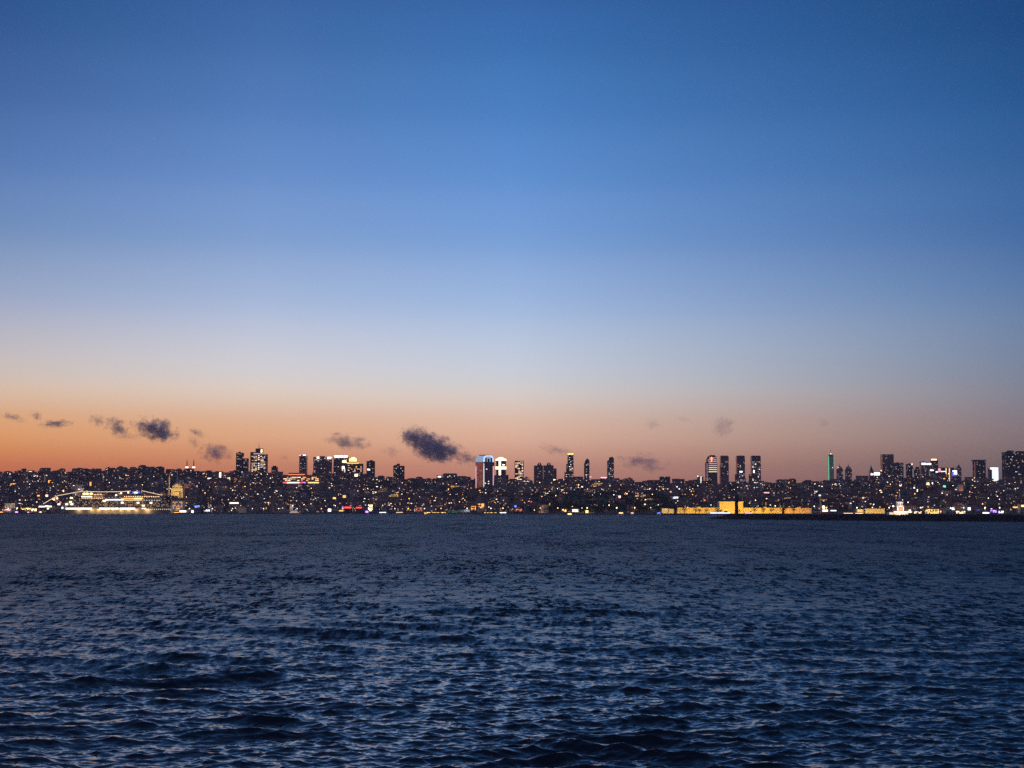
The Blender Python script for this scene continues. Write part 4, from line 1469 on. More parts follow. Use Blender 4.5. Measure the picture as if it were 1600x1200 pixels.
# ------------------------------------------------------------------ mosque on the slope, floodlit
t = Thing('mosque', 276, Ym, 'floodlit yellow mosque with a big dome halfway up the slope', 'mosque')
t.box('hall', 267, 285.4, 763, None, STONE, 26)
t.box('porch', 271, 281, 769, None, STONE, 6, 6)
t.box('drum', 268.6, 284, 759, 763.1, STONE, 20, -3)
r = t.x(283.4) - t.x(276)
MB().lathe([(r, 0), (r * .97, r * .25), (r * .8, r * .58), (r * .5, r * .82), (r * .2, r * .93), (.2, r)], 20, m=STONE).build('dome', t.o, loc=(0, 12, t.h(760)))
flood(t, 268, 284, 30000, (1, .60, .12), off=20, up=9, tilt=48, h=2)
for px_, tp in ((264, 741), (276.6, 739.5)):
    t2 = Thing('minaret', px_, Ym + (8 if px_ < 270 else 30), 'faintly lit slim minaret, ' + ('left' if px_ < 270 else 'right') + ' of the pair by the yellow dome', 'minaret', 'minarets of the yellow mosque')
    MB().lathe([(1.5, -4), (1.3, t2.h(747)), (1.0, t2.h(743)), (.1, t2.h(tp))], 8, m=STONEW).build('shaft', t2.o)
    MB().lathe([(1.3, t2.h(748.4)), (2.3, t2.h(747.6)), (2.3, t2.h(747)), (1.2, t2.h(746.8))], 10, m=STONEW).build('balcony', t2.o)
for px_ in (120, 128.4):
    t2 = Thing('minaret', px_, at_ground(px_, 768), 'slim minaret with lit balconies behind the ship, ' + ('left' if px_ < 124 else 'right') + ' one', 'minaret', 'slim minarets behind the ship')
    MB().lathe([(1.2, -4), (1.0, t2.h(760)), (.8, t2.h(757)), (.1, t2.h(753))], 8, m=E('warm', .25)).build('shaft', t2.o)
    for q in (758, 761.6, 765):
        MB().lathe([(1.1, 0), (2.0, .8), (2.0, 1.6), (1.0, 1.8)], 8, m=E('warm', 1.6)).build('balcony', t2.o, loc=(0, 0, t2.h(q)))
# tall lit columns
t = Thing('minaret', 1281.6, 2560, 'tall brownish minaret with lamps at its top right of the palace', 'minaret')
MB().lathe([(1.3, -1), (1.1, t.h(781)), (.8, t.h(777)), (.1, t.h(773))], 8, m=STONE).build('shaft', t.o)
MB().lathe([(1.0, t.h(783)), (2.2, t.h(781.6)), (2.2, t.h(780.8)), (1, t.h(780.4))], 10, m=STONE).build('balcony', t.o)
flood(t, 1280, 1283, 260, (1, .45, .2), off=3, tilt=20)
t = Thing('lit_column', 1431.2, at_ground(1431, 787), 'slender cream lit column on the dark slope near the islet tower', 'column')
t.box('shaft', 1430.2, 1432.2, 777.6, None, STONE, 3)
t.box('light_panel', 1430.4, 1432.2, 777.8, 786, E('yellow', 1.3), .3, .35)
t.box('capital', 1429.6, 1432.8, 776.6, 777.7, STONE, 4, .5)
t = Thing('tower_block', 1502, at_ground(1502, 779), 'brown floodlit tower block on the slope above the right waterfront', 'tower')
t.box('shaft', 1499, 1505.4, 757, None, STONE, 12)
t.box('roof_rim', 1498.6, 1506, 756.2, 757.1, ROOFG, 13, .5)
flood(t, 1499.4, 1505, 2600, (1, .36, .10), off=9, up=3, tilt=40)
t = Thing('light_mast', 1586.4, float(shore_y(1586)) + 30, 'tall thin mast with lit platform at the right waterfront', 'mast')
MB().tube([(0, 0, -1), (0, 0, t.h(771))], [.7, .3], m=POLE).build('pole', t.o)
t.box('lit_platform', 1583, 1589.6, 791.6, 793.4, E('gold', 1.6), 3, 1)

# ------------------------------------------------------------------ floodlit palace on the shore
WDK = mat('palace window', (.05, .04, .03), .3)
WPL = mat('palace shuttered window', (.30, .24, .15), .5)
winM = MB().box(-.6, .6, -.12, .12, -1.2, 1.2, WPL).mesh('window')


def palace(p0, p1, t_, label, watts, col, storeys=2, pediment=None, step=4.8, cat='palace', Y=None, depth=18, off=9.0, tilt=55, hh=.8):
    Y = Y or float(shore_y((p0 + p1) / 2)) + 30
    t = Thing('palace_wing', (p0 + p1) / 2, Y, label, cat)
    x0, x1, top = t.x(p0), t.x(p1), t.h(t_)
    mb = MB().box(x0, x1, 0, depth, -2, top, STONE)
    n = max(2, int((x1 - x0) / step))
    for i in range(n + 1):
        x = x0 + .4 + (x1 - x0 - .8) * i / n
        mb.box(x - .35, x + .35, -.14, .003, 0, top - .3, STONE)
    mb.box(x0 - .3, x1 + .3, -.2, .2, top * .52, top * .52 + .3, STONE)
    mb.build('wall', t.o)
    MB().box(x0 - .5, x1 + .5, -.45, depth + .5, top, top + .7, STONE).build('cornice', t.o)
    MB().gable(x0, x1, .5, depth - .5, top + .72, top + 2.0, ROOFG, .1).build('roof', t.o)
    for s_ in range(storeys):
        for i in range(n):
            x = x0 + .4 + (x1 - x0 - .8) * (i + .5) / n
            link('window', winM, t.o, (x, -.08, top * (.27 + .5 * s_) if storeys <= 2 else top * (.2 + .6 * s_ / (storeys - 1))))
    if pediment:
        c = t.x(pediment)
        MB().prism([(c - 3.4, top + .7), (c + 3.4, top + .7), (c, top + 2.6)], -1.0, 3, STONE).build('pediment', t.o)
    k = max(1, round((x1 - x0) / 12))
    for i in range(k):
        a, b = p0 + (p1 - p0) * i / k, p0 + (p1 - p0) * (i + 1) / k
        w = 1.8 * watts * rnd.uniform(.55, 1.6) / k
        flood(t, a, b, w, col, off=off, up=.4, tilt=tilt, h=hh)
    return t


GOLD = (1.0, .52, .03)
AMB = (1.0, .42, .03)
palace(1034, 1043.6, 795, 'small gate pavilion at the left end of the golden palace', 2600, (1, .66, .2), 1, step=4)
palace(1045, 1053, 796, 'second small gate pavilion of the golden palace, with dark gaps beside it', 1500, (1, .62, .16), 1, step=4)
palace(1058.6, 1124.6, 794, 'long golden palace wing left of the tall hall', 14000, GOLD, 2, 1092)
t = palace(1124.8, 1161, 784.4, 'tall golden ceremonial hall rising from the middle of the palace', 24000, GOLD, 4, None, Y=float(shore_y(1140)) + 27, off=10, tilt=38, hh=2, depth=34)
palace(1161.4, 1222, 794.2, 'golden palace wing directly right of the tall hall', 12500, GOLD, 2, 1195)
palace(1225.6, 1267.6, 794.6, 'oranger golden palace wing at the right end', 7600, AMB, 2, 1247)
palace(1352, 1382, 795.4, 'golden columned palace left of the islet tower', 6200, (1, .62, .12), 2, None, 3.4)
palace(1339, 1350, 796.6, 'small low golden lodge left of the columned palace', 1500, (1, .66, .16), 1, None, 3.4)
sdx = 0
for px_, s_ in ((1069, 1.0), (1087, .95), (1093.5, .8), (1103.6, .8), (1121, .9), (1126.5, .7), (1156, .7), (1179, 1.05), (1192.5, 1.05), (1206, .9), (1222.5, 1.0), (1240.5, .9), (1224, 1.1), (1028, 1.2), (1055.6, 1.1), (1384.6, .8), (1350.4, .8)):
    sdx += 1
    o = tree(px_, float(shore_y(px_)) + 12 + (sdx % 3), s_, 'dark trees before the palace', sdx)
    acc.setdefault('pal', []).append((px_, o, 'dark round tree'))
single_out(acc['pal'], 'tree', 'before the palace front')


# ------------------------------------------------------------------ boats
def boat(p0, p1, Y, label, deck, st, name='passenger_boat', decks=2, hullc=SHIPW, scale=1.0):
    t = Thing(name, (p0 + p1) / 2, Y, label, 'boat', z=0)
    x0, x1 = t.x(p0), t.x(p1)
    ln = x1 - x0
    bw = min(9, ln * .24)
    mb = MB()
    mb.mi(hullc)
    secs = []
    for u, wv, sh in ((0, .75, 2.0), (.08, .95, 1.8), (.5, 1, 1.6), (.8, .8, 1.9), (.94, .4, 2.4), (1, .05, 2.8)):
        b = len(mb.v)
        x = x0 + u * ln
        mb.v += [(x, -bw / 2 * wv, sh), (x, -bw / 2 * wv * .7, -.6), (x, bw / 2 * wv * .7, -.6), (x, bw / 2 * wv, sh)]
        secs.append(b)
    for a, c in zip(secs, secs[1:]):
        for k in range(4):
            j = (k + 1) % 4
            mb.f.append([a + k, a + j, c + j, c + k])
    mb.f += [[secs[0] + k for k in range(4)], [secs[-1] + k for k in (3, 2, 1, 0)]]
    mb.m = [0] * len(mb.f)
    mb.build('hull', t.o)
    for d in range(decks):
        a, b = x0 + ln * (.06 + .05 * d), x1 - ln * (.16 + .1 * d)
        z = 1.85 + 2.5 * d
        MB().box(a, b, -bw / 2 * .8, bw / 2 * .8, z, z + 2.3, hullc).build('deck_house', t.o)
        MB().box(a + .4, b - .4, -bw / 2 * .8 - .12, -bw / 2 * .8 - .02, z + .8, z + 1.9, E(deck, st)).build('window_band', t.o)
    z = 1.85 + 2.5 * decks
    MB().box(x0 + ln * .62, x0 + ln * .74, -1.6, 1.6, z - .2, z + 1.9, hullc).build('wheelhouse', t.o)
    MB().tube([(x0 + ln * .5, 0, z - .2), (x0 + ln * .5, 0, z + 4)], [.15, .08], m=DARKM).build('mast', t.o)
    return t


boat(1106, 1147, 2440, 'white lit excursion boat moored before the tall golden hall', 'cool', 2.2, decks=1)
boat(966, 975, 2470, 'small boat with yellow lights off the wooded shore', 'gold', 3, decks=1)
boat(985, 991, 2475, 'tiny boat with orange lights right of the yellow lit boat', 'warm', 2, decks=1)
boat(1162, 1178, 2450, 'low boat with rosy lights beside the dark beacon', 'pink', 2.2, decks=1)
boat(1026, 1033, 2430, 'tiny boat with blue lights left of the palace', 'blue', 2.5, decks=1)
boat(592, 606, 3440, 'small ferry with white lights left of the orange restaurant', 'cool', 3, decks=1)
boat(618, 632, 3430, 'small dark ferry with two warm lamps off the slope villas', 'warm', 1.6, decks=1)
boat(452, 470, 3440, 'dark moored boat with faint warm windows near the quay terrace', 'warm', .8, decks=2)

# ------------------------------------------------------------------ cruise ship
YS = 3425.0
sh = Thing('cruise_ship', 165, YS, 'long cruise ship moored at left with light chains and blue-lit funnel', 'ship', z=0)
BW = 30.0
mb = MB()
mb.mi(SHIPW)
DECK0 = sh.h(792.6)
prof = [(268, 1.0, 1.0), (262, 1.0, 1.0), (110, 1.0, 1.0), (96, .8, 1.05), (84, .42, 1.15), (74, .05, 1.3)]
secs = []
for px_, wv, hv in prof:
    b = len(mb.v)
    x = sh.x(px_)
    xb = x + (10 if px_ < 80 else 4 if px_ < 90 else 0)
    mb.v += [(x, -BW / 2 * wv, DECK0 * hv), (xb, -BW / 2 * wv * .85, -1), (xb, BW / 2 * wv * .85, -1), (x, BW / 2 * wv, DECK0 * hv)]
    secs.append(b)
for a, c in zip(secs, secs[1:]):
    for k in range(4):
        j = (k + 1) % 4
        mb.f.append([a + k, c + k, c + j, a + j])
mb.f += [[secs[0] + k for k in range(4)], [secs[-1] + k for k in (3, 2, 1, 0)]]
mb.m = [0] * len(mb.f)
mb.build('hull', sh.o, HULLM)
CAB = facade('ship cabins', (.22, .21, .21), (.05, .05, .06), cw=3.2, rh=2.9, gap=.5, lit=.3)
fr = BW / 2
for i, (a, b, t_, bt) in enumerate(((100, 262, 786.4, 792.5), (104, 258, 781.4, 786.38), (112, 254, 777.6, 781.38), (124, 232, 773.4, 777.58), (130, 166, 770.2, 773.38), (190, 226, 770.8, 773.38))):
    sh.box('deck_house', a, b, t_, bt, CAB, BW - 2 * i - 2, fr - 1 - i)
def strip(a, b, y0, y1, c, st, k=0, name='deck_lights'):
    return sh.box(name, a, b, y0, y1, E(c, st), .5, fr - k + .4)
for a, b in ((106, 147), (158, 175), (176, 188), (190, 214)):
    strip(a, b, 793.4, 796.0, 'yellow', 2.4)
strip(224, 231, 793.6, 795.4, 'pink', 2.4)
strip(130, 146.6, 775.2, 776.8, 'yellow', 2.8, 1)
strip(131, 148, 770.6, 773, 'gold', 1.3, 1)
for px_ in (134.6, 139, 145.4):
    strip(px_ - 1.4, px_ + 1.4, 770, 772.6, 'yellow', 5, 0)
strip(163.5, 168, 781.4, 783.6, 'yellow', 4)
for k in range(11):
    px_ = 167.5 + k * 2.6
    strip(px_, px_ + 2.0, 780.2, 781.8, 'yellow' if k < 2 else 'cool', 3.4)
strip(192, 226, 778.2, 779.8, 'amber', 1.8)
strip(212, 224, 778, 780, 'gold', 2.8, -.6)
strip(196, 224, 781, 782, 'warm', 1.8)
lampm = {}
def dots(a, b, n, y, c, st, w=1.0, h=1.2, k=0.0, y2=None):
    key = (c, st, w, h)
    if key not in lampm:
        s_ = YS / F
        lampm[key] = MB().box(-w * s_ / 2, w * s_ / 2, -.3, .3, -h * s_ / 2, h * s_ / 2, E(c, st)).mesh('deck_lamp')
    for i in range(n):
        u = (i + .5) / n
        yy = y if y2 is None else y + (y2 - y) * u
        link('deck_lamp', lampm[key], sh.o, (sh.x(a + (b - a) * u), -(fr + .9 - k), sh.h(yy)))
dots(149, 163, 6, 773, 'warm', 2.6)
dots(130, 164, 12, 778.6, 'warm', 1.8, 1.4)
dots(149, 163, 5, 776.2, 'amber', 1.2)
dots(196, 252, 20, 776, 'warm', 2.6)
dots(226, 254, 7, 781.8, 'white', .8, 2)
dots(228, 270, 14, 795.8, 'yellow', 1.2)
dots(212, 262, 12, 789, 'warm', .35, 1.2)
dots(106, 232, 26, 785, 'warm', .3, 1.2)
for px_, py_ in ((95.5, 788), (107.5, 788), (115.6, 788), (113.5, 784.8), (218.5, 785.6), (226.6, 790), (238.6, 785.8), (194, 785.4), (114.6, 778)):
    dots(px_ - 2, px_ + 2, 1, py_, 'yellow', 4, 3.8, 2.2)
for px_, py_, c in ((88, 780.6, 'warm'), (92.6, 778.8, 'warm'), (101, 793.6, 'cool'), (97.6, 785.2, 'red'), (184.4, 773.6, 'white'), (192, 770.6, 'warm'), (203, 769.6, 'warm')):
    dots(px_ - 1, px_ + 1, 1, py_, c, 5, 2.2, 2.4)
# bow lights
for a, b, y, c in ((64, 74, 791.6, 'pink'), (74, 79, 791, 'yellow'), (79.6, 84, 791.4, 'warm'), (77, 80, 794.6, 'yellow')):
    strip(a, b, y - 1.1, y + 1.1, c, 3)
# hull floodlights hanging from the promenade
for i, px_ in enumerate((126.6, 146.4, 157, 169, 180, 192, 203.4, 216, 233)):
    o = link('deck_lamp', MB().box(-.8, .8, -.8, .8, -.5, .5, E('yellow', 8)).mesh('deck_lamp'), sh.o, (sh.x(px_), -(fr + 4), sh.h(796.6)))
    MB().box(-.12, .12, 0, 4, .5, .7, POLE).build('lamp_arm', o)
    l = bpy.data.lights.new('floodlight', 'POINT')
    l.energy = 7000 if i < 8 else 12000
    l.color = (1, .62, .2)
    l.shadow_soft_size = .6
    lo = bpy.data.objects.new('floodlight', l)
    COL.objects.link(lo)
    lo.parent = o
    lo.location = (0, -.6, -1.6)
# funnel with round emblem
fx = sh.x(213)
MB().prism([(fx - 9, sh.h(773.4)), (fx + 10, sh.h(773.4)), (fx + 7, sh.h(767)), (fx - 5, sh.h(767))], -6, 6, mat('funnel blue paint', (.03, .06, .35), .5)).build('funnel', sh.o)
mb = MB()
mb.mi(E('ice', 3.5))
k = 18
for yy in (-6.6, -6.05):
    mb.v += [(fx + 4.6 * math.cos(2 * math.pi * i / k), yy, sh.h(771.6) + 4.2 * math.sin(2 * math.pi * i / k)) for i in range(k)]
mb.f = [list(range(k)), list(range(2 * k - 1, k - 1, -1))] + [[(i + 1) % k, i, k + i, k + (i + 1) % k] for i in range(k)]
mb.m = [0] * len(mb.f)
mb.build('round_emblem', sh.o)
mb = MB()
mb.mi(E('blue', .9))
mb.box(fx - 7, fx + 8.4, -6.04, -5.9, sh.h(775.6), sh.h(767.4), E('blue', .9))
mb.build('lit_funnel_side', sh.o)
# festoon chain of lights over the ship with its masts
def chain(pts, r=.55, st=1.5):
    MB().tube([(sh.x(a), 0, sh.h(b)) for a, b in pts], r, 5, m=E('warm', st)).build('light_chain', sh.o)
chain([(67.5, 787.4), (78, 781.2), (90, 774.4), (104, 772), (118, 769.2), (130, 767.6)])
chain([(130, 767.8), (160, 768.6), (190, 768.2), (204, 767.2)])
chain([(221, 766.6), (236, 770), (252.6, 773.6)])
for px_, a, b in ((90, 774.2, 790), (130.4, 767.4, 775), (204.2, 767, 774), (221.2, 766.4, 776), (252.8, 773.4, 782)):
    MB().tube([(sh.x(px_), 0, sh.h(b)), (sh.x(px_), 0, sh.h(a))], .6, 6, m=E('rose', .7) if px_ == 221.2 else SHIPW).build('mast', sh.o)

# ------------------------------------------------------------------ breakwater and beacon
BPX = [1096, 1110, 1130, 1160, 1200, 1300, 1450, 1600, 1800, 2300]
BY = [1330, 1300, 1262, 1228, 1180, 1085, 1010, 951, 890, 800]
def build_breakwater():
    rr = np.random.RandomState(3)
    px = np.arange(1106, 2200, 1.6)
    Y = np.interp(px, BPX, BY)
    prof = [(-9.5, -1.5), (-7.5, -.2), (-6, 1.0), (-4.4, 2.1), (-3, 3.0), (-1.4, 3.6), (.6, 3.7), (2.2, 3.3), (4, 2.2), (6, .8), (8, -.4), (10, -1.5)]
    V = []
    for p, y in zip(px, Y):
        u = min(1, max(0, (p - 1106) / 34))
        hs = u ** .8
        for dy, z in prof:
            V.append((X_of(p, y) + rr.uniform(-.6, .6), y + dy * (.4 + .6 * hs) + rr.uniform(-.5, .5), -1.5 + (z + 1.5) * (.18 + .82 * hs) + rr.uniform(-.42, .42)))
    n = len(prof)
    F_ = [[i * n + j, i * n + j + 1, (i + 1) * n + j + 1, (i + 1) * n + j] for i in range(len(px) - 1) for j in range(n - 1)]
    F_ = [list(reversed(f)) for f in F_]
    me = bpy.data.meshes.new('breakwater')
    me.from_pydata(V, [], F_)
    me.materials.append(ROCK)
    o = link('breakwater', me)
    tag(o, 'long low black rubble breakwater running out from the right edge', 'breakwater')
build_breakwater()
Yb = float(np.interp(1150.7, BPX, BY))
t = Thing('beacon_tower', 1150.7, Yb, 'black beacon tower with wide gallery at the breakwater tip', 'beacon', z=3.2)
MB().lathe([(1.9, -1), (1.9, .8), (1.35, 1.0), (1.25, t.h(784.5))], 14, m=DARKM).build('shaft', t.o)
MB().lathe([(1.3, t.h(784.6)), (2.5, t.h(782.6)), (2.5, t.h(781.6)), (1.2, t.h(781.4))], 14, m=DARKM).build('gallery', t.o)
MB().lathe([(1.2, t.h(781.5)), (1.2, t.h(777.4)), (1.5, t.h(777.3)), (.9, t.h(775.6)), (.1, t.h(774.8))], 12, m=DARKM).build('lantern', t.o)
MB().tube([(0, 0, t.h(775)), (0, 0, t.h(772.4))], .08, 5, m=DARKM).build('aerial', t.o)
for k in range(8):
    a = k * math.pi / 4
    MB().tube([(2.4 * math.cos(a), 2.4 * math.sin(a), t.h(781.7)), (2.4 * math.cos(a), 2.4 * math.sin(a), t.h(779.5))], .06, 4, m=DARKM).build('railing_post', t.o)
MB().box(1.0, 1.6, -.3, .3, t.h(779), t.h(776), DARKM).build('side_panel', t.o)

# ------------------------------------------------------------------ tower on its islet
YM = 1720.0
t = Thing('islet_tower', 1404.5, YM, 'floodlit white stone tower with dome and spire on its tiny islet', 'tower', z=0)
MB().lathe([(13, -2), (12.4, 1.2), (12, 1.5)], 18, m=ROCK).build('islet', t.o)
x0, x1 = t.x(1393.5), t.x(1416)
MB().box(x0, x1, -7, 9, 1.4, t.h(798.6), STONEW).build('base_wall', t.o)
MB().box(t.x(1387), t.x(1393.7), -6, 6, 1.2, t.h(800.6), STONEW).build('side_wing', t.o)
MB().gable(x0 - .3, t.x(1399.4), -7.3, 9.3, t.h(798.58), t.h(797.2), ROOFT, .2).build('roof', t.o)
MB().gable(t.x(1409.8), x1 + .3, -7.3, 9.3, t.h(798.58), t.h(797.2), ROOFT, .2).build('roof', t.o)
for k in range(7):
    x = x0 + 1.2 + k * (x1 - x0 - 2.4) / 6
    MB().box(x - .35, x + .35, -7.1, -6.9, 2.2, 3.6, WDK).build('window', t.o)
sx0, sx1 = t.x(1399.4), t.x(1409.8)
w = (sx1 - sx0) / 2
c = (sx0 + sx1) / 2
BRK = mat('red brick', (.42, .17, .09), .85)
MB().box(sx0, sx1, -6.0, -6.0 + 2 * w, t.h(798.7), t.h(792), BRK).build('shaft', t.o)
MB().box(sx0 - .05, sx0 + 1.2, -6.1, -5.9, t.h(798.5), t.h(792), STONEW).build('corner_stone', t.o)
MB().box(sx1 - .8, sx1 + .05, -6.1, -5.9, t.h(798.5), t.h(792), STONEW).build('corner_stone', t.o)
cy = -6.0 + w
MB().lathe([(w * .9, 0), (w * 1.3, .7), (w * 1.3, 1.5), (w * 1.12, 1.6)], 16, c, cy, STONEW).build('gallery', t.o, loc=(0, 0, t.h(792.2)))
MB().lathe([(w * 1.1, 0), (w * 1.1, t.h(785) - t.h(791)), (w * 1.22, t.h(784.6) - t.h(791)), (w * 1.22, t.h(784) - t.h(791))], 16, c, cy, STONEW).build('upper_drum', t.o, loc=(0, 0, t.h(791)))
for a in (-.9, -.3, .3, .9):
    MB().box(c + w * 1.12 * math.sin(a) - .28, c + w * 1.12 * math.sin(a) + .28, cy - w * 1.14 * math.cos(a) - .1, cy - w * 1.14 * math.cos(a) + .1, t.h(789.8), t.h(787), WDK).build('window', t.o)
MB().lathe([(w * 1.25, 0), (w * .9, .5), (w * .85, 1.0)], 16, c, cy, DARKM).build('dark_band', t.o, loc=(0, 0, t.h(784)))
MB().lathe([(w * .82, 0), (w * .85, .8), (w * .7, 1.7), (w * .4, 2.4), (w * .25, 2.7)], 16, c, cy, LEAD).build('dome', t.o, loc=(0, 0, t.h(782.6)))
MB().lathe([(w * .34, 0), (w * .34, .9), (w * .2, 2.0), (.14, 5.6), (.05, t.h(766) - t.h(778.6))], 10, c, cy, STONEW).build('spire', t.o, loc=(0, 0, t.h(778.6)))
MB().lathe([(.1, 0), (.35, .3), (.1, .6)], 8, c, cy, E('white', 5)).build('finial_lamp', t.o, loc=(0, 0, t.h(766.2)))
flood(t, 1393.6, 1416, 1500, (1, .66, .34), off=15, up=1.6, tilt=60, h=1)
flood(t, 1387, 1394, 350, (1, .6, .3), off=12, up=1.6, tilt=60, h=1)
l = flood(t, 1399, 1411, 1900, (1, .70, .52), off=14, up=3.6, tilt=38, h=1)
l = flood(t, 1402, 1407, 1500, (.85, .9, 1), off=15, up=4.2, tilt=24, h=.8)
o = Thing('lamp_post', 1395.4, YM - 6, 'bright lamp post left of the islet tower', 'lamp post', z=1.2)
MB().tube([(0, 0, -.5), (0, 0, o.h(792))], .12, 6, m=POLE).build('pole', o.o)
MB().lathe([(.2, 0), (.9, .4), (.9, 1.2), (.2, 1.6)], 8, m=E('white', 6)).build('lamp_head', o.o, loc=(0, 0, o.h(792.2)))

# ------------------------------------------------------------------ seagull crossing the sky
def gull():
    Yg = 620.0
    x, y, z = P(669, 722.4, Yg)
    mb = MB()
    mb.mi(DARKM)
    body = [(-.28, .03), (-.2, .08), (-.05, .1), (.12, .08), (.22, .05), (.3, .02)]
    k = 8
    for bx, r in body:
        mb.v += [(bx, r * math.cos(2 * math.pi * i / k), r * math.sin(2 * math.pi * i / k)) for i in range(k)]
    for a in range(len(body) - 1):
        for i in range(k):
            j = (i + 1) % k
            mb.f.append([a * k + i, a * k + j, (a + 1) * k + j, (a + 1) * k + i])
    for s_ in (-1, 1):
        b = len(mb.v)
        st = [(0, .04, .12, -.10), (s_ * .25, .16, .10, -.12), (s_ * .55, .14, .04, -.12), (s_ * .75, .05, -.06, -.13)]
        for yy, zz, xf, xr in st:
            mb.v += [(xf, yy, zz), (xr, yy, zz), (xr, yy, zz + .015), (xf, yy, zz + .015)]
        for a in range(3):
            for i in range(4):
                j = (i + 1) % 4
                mb.f.append([b + a * 4 + i, b + a * 4 + j, b + a * 4 + 4 + j, b + a * 4 + 4 + i])
        mb.f.append([b + 12, b + 13, b + 14, b + 15])
    mb.m = [0] * len(mb.f)
    o = mb.build('seagull', loc=(x, y, z))
    o.rotation_euler = (R(12), R(-18), R(62))
    tag(o, 'dark seagull flying under the largest cloud', 'seagull')
gull()


# ------------------------------------------------------------------ small evening clouds, real volumes beyond the haze
def cloud_material(name, dens, seed):
    m = bpy.data.materials.new(name)
    m.use_nodes = True
    n, l = m.node_tree.nodes, m.node_tree.links
    n.remove(n['Principled BSDF'])
    t = n.new('ShaderNodeTexCoord')
    ln = n.new('ShaderNodeVectorMath')
    ln.operation = 'LENGTH'
    l.new(t.outputs['Object'], ln.inputs[0])
    mp = n.new('ShaderNodeMapping')
    mp.inputs['Location'].default_value = (seed * 3.1, seed * 1.7, seed)
    mp.inputs['Scale'].default_value = (2.1, 1.3, 1.25)
    l.new(t.outputs['Object'], mp.inputs[0])
    no = n.new('ShaderNodeTexNoise')
    no.inputs['Scale'].default_value = 1.5
    no.inputs['Detail'].default_value = 8
    no.inputs['Roughness'].default_value = .7
    l.new(mp.outputs[0], no.inputs['Vector'])
    a = n.new('ShaderNodeMath')
    a.operation = 'MULTIPLY_ADD'
    l.new(no.outputs['Fac'], a.inputs[0])
    a.inputs[1].default_value = 3.4
    a.inputs[2].default_value = -1.0
    b = n.new('ShaderNodeMath')
    b.operation = 'SUBTRACT'
    l.new(a.outputs[0], b.inputs[0])
    l.new(ln.outputs['Value'], b.inputs[1])
    c = n.new('ShaderNodeMath')
    c.operation = 'MULTIPLY'
    c.use_clamp = False
    l.new(b.outputs[0], c.inputs[0])
    c.inputs[1].default_value = dens * 2.2
    d = n.new('ShaderNodeMath')
    d.operation = 'MAXIMUM'
    l.new(c.outputs[0], d.inputs[0])
    d.inputs[1].default_value = 0
    v = n.new('ShaderNodeVolumePrincipled')
    v.inputs['Color'].default_value = (.97, .90, .95, 1)
    l.new(d.outputs[0], v.inputs['Density'])
    l.new(v.outputs[0], n['Material Output'].inputs['Volume'])
    return m


def ico():
    import bmesh
    bm = bmesh.new()
    bmesh.ops.create_icosphere(bm, subdivisions=3, radius=1)
    me = bpy.data.meshes.new('cloud')
    bm.to_mesh(me)
    bm.free()
    return me


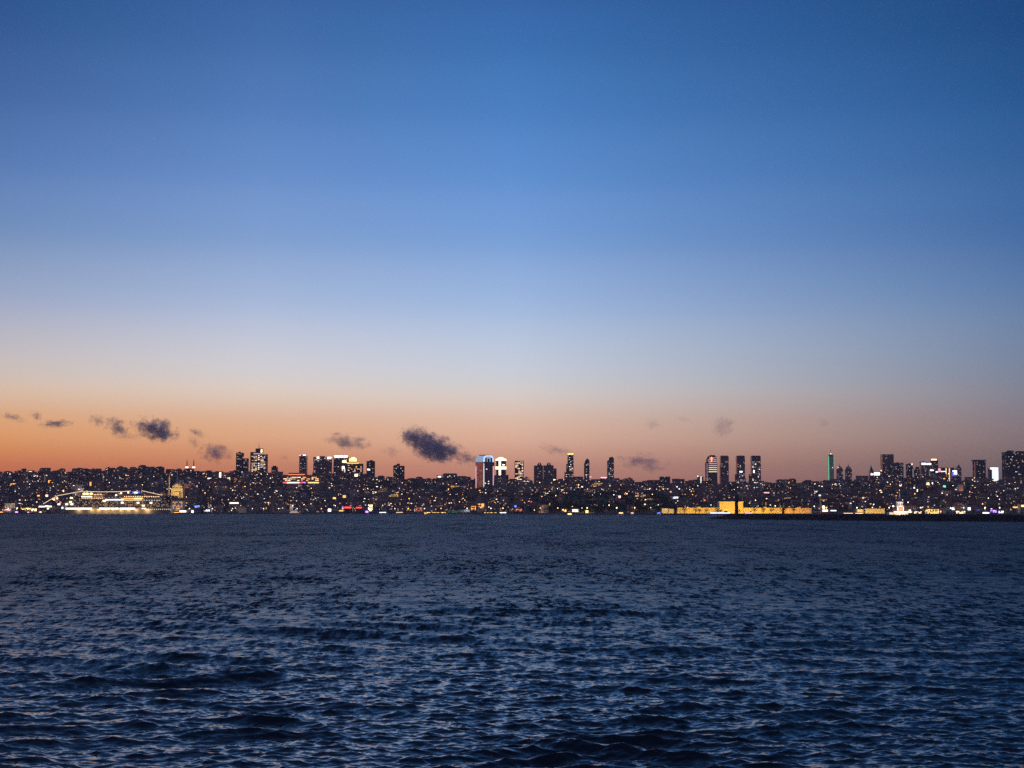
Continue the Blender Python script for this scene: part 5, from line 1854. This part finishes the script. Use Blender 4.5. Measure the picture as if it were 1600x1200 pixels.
YC = 19000.0
CLOUDS = [(20, 652, 30, 8, .6, 14, 'thin faint cloud streak at the left edge'), (57, 650, 16, 10, 1.1, 20, 'tiny grey cloud puff second from the left edge'), (87, 662, 38, 8, 1.1, -4, 'flat grey cloud strip with an upturned right end'),
          (153, 657, 22, 12, .8, 14, 'small soft cloud left of the ragged slanting one'), (183, 668, 34, 18, 1.0, 38, 'ragged cloud slanting down to the right'), (202, 682, 36, 7, .2, 0, 'faint wisp trailing below the ragged slanting cloud'),
          (243, 671, 52, 22, 1.6, 14, 'dense dark anvil-shaped cloud at left'), (252, 681, 40, 10, 1.0, 0, 'dark fringe under the dense anvil-shaped cloud'), (307, 676, 24, 8, .8, 20, 'small cloud above the twin dark minarets'), (303, 690, 20, 12, .45, 40, 'soft cloud scrap left of the minaret cloud'),
          (336, 708, 42, 20, .9, 12, 'dark cloud just left of the narrow slab tower'), (541, 690, 54, 16, .6, 6, 'soft grey cloud above the white-roofed slabs'), (444, 715, 14, 7, .4, 0, 'tiny cloud right of the mast-topped tower'), (648, 686, 40, 24, 1.3, 25, 'upper left lobe of the largest cloud'),
          (678, 699, 74, 30, 1.8, 20, 'largest dark purple cloud, left of the white-crowned tower'), (612, 706, 30, 14, .2, 10, 'faint wisp left of the largest cloud'), (735, 717, 40, 14, .5, 18, 'tail cloud touching the white-crowned tower'), (1020, 663, 24, 14, .22, 20, 'very faint cloud scrap above the ridge right of centre'),
          (1130, 667, 26, 26, .45, 40, 'small grey cloud above the three matching slabs'), (1288, 661, 16, 10, .3, 0, 'tiny faint cloud above the needle tower'), (1005, 722, 64, 18, .35, 8, 'long faint mauve cloud right of the slant-topped tower'), (870, 704, 50, 12, .2, 14, 'faint wisp beside the gold-capped tower'),
          (1068, 655, 24, 8, .12, 10, 'barely visible wisp left of the three slab cloud')]
cm = ico()
for i, (px_, py_, w, h, dn, rot, lab) in enumerate(CLOUDS):
    x, y, z = P(px_, py_, YC + i * 90)
    s_ = YC / F
    o = link('cloud', cm.copy())
    o.data.materials.append(cloud_material('cloud vapour', dn * .009, i + 1))
    o.location = (x, y, z)
    o.scale = (w * .86 * s_, w * .5 * s_, h * 1.05 * s_)
    o.rotation_euler = (0, R(rot), 0)
    tag(o, lab, 'cloud', 'small evening clouds')

# ------------------------------------------------------------------ haze over the strait
def build_haze(density=3.9e-5):
    me = MB().box(-7500, 7500, -60, 15500, -4, 420, None).mesh('haze')
    m = bpy.data.materials.new('sea haze')
    m.use_nodes = True
    n, l = m.node_tree.nodes, m.node_tree.links
    n.remove(n['Principled BSDF'])
    v = n.new('ShaderNodeVolumePrincipled')
    v.inputs['Color'].default_value = (.95, .76, .78, 1)
    v.inputs['Density'].default_value = density
    v.inputs['Anisotropy'].default_value = 0.3
    l.new(v.outputs[0], n['Material Output'].inputs['Volume'])
    m.cycles.homogeneous_volume = True
    me.materials.append(m)
    o = link('haze', me)
    o['kind'] = 'stuff'
    o['label'] = 'thin evening haze over the strait and the city'


build_haze()
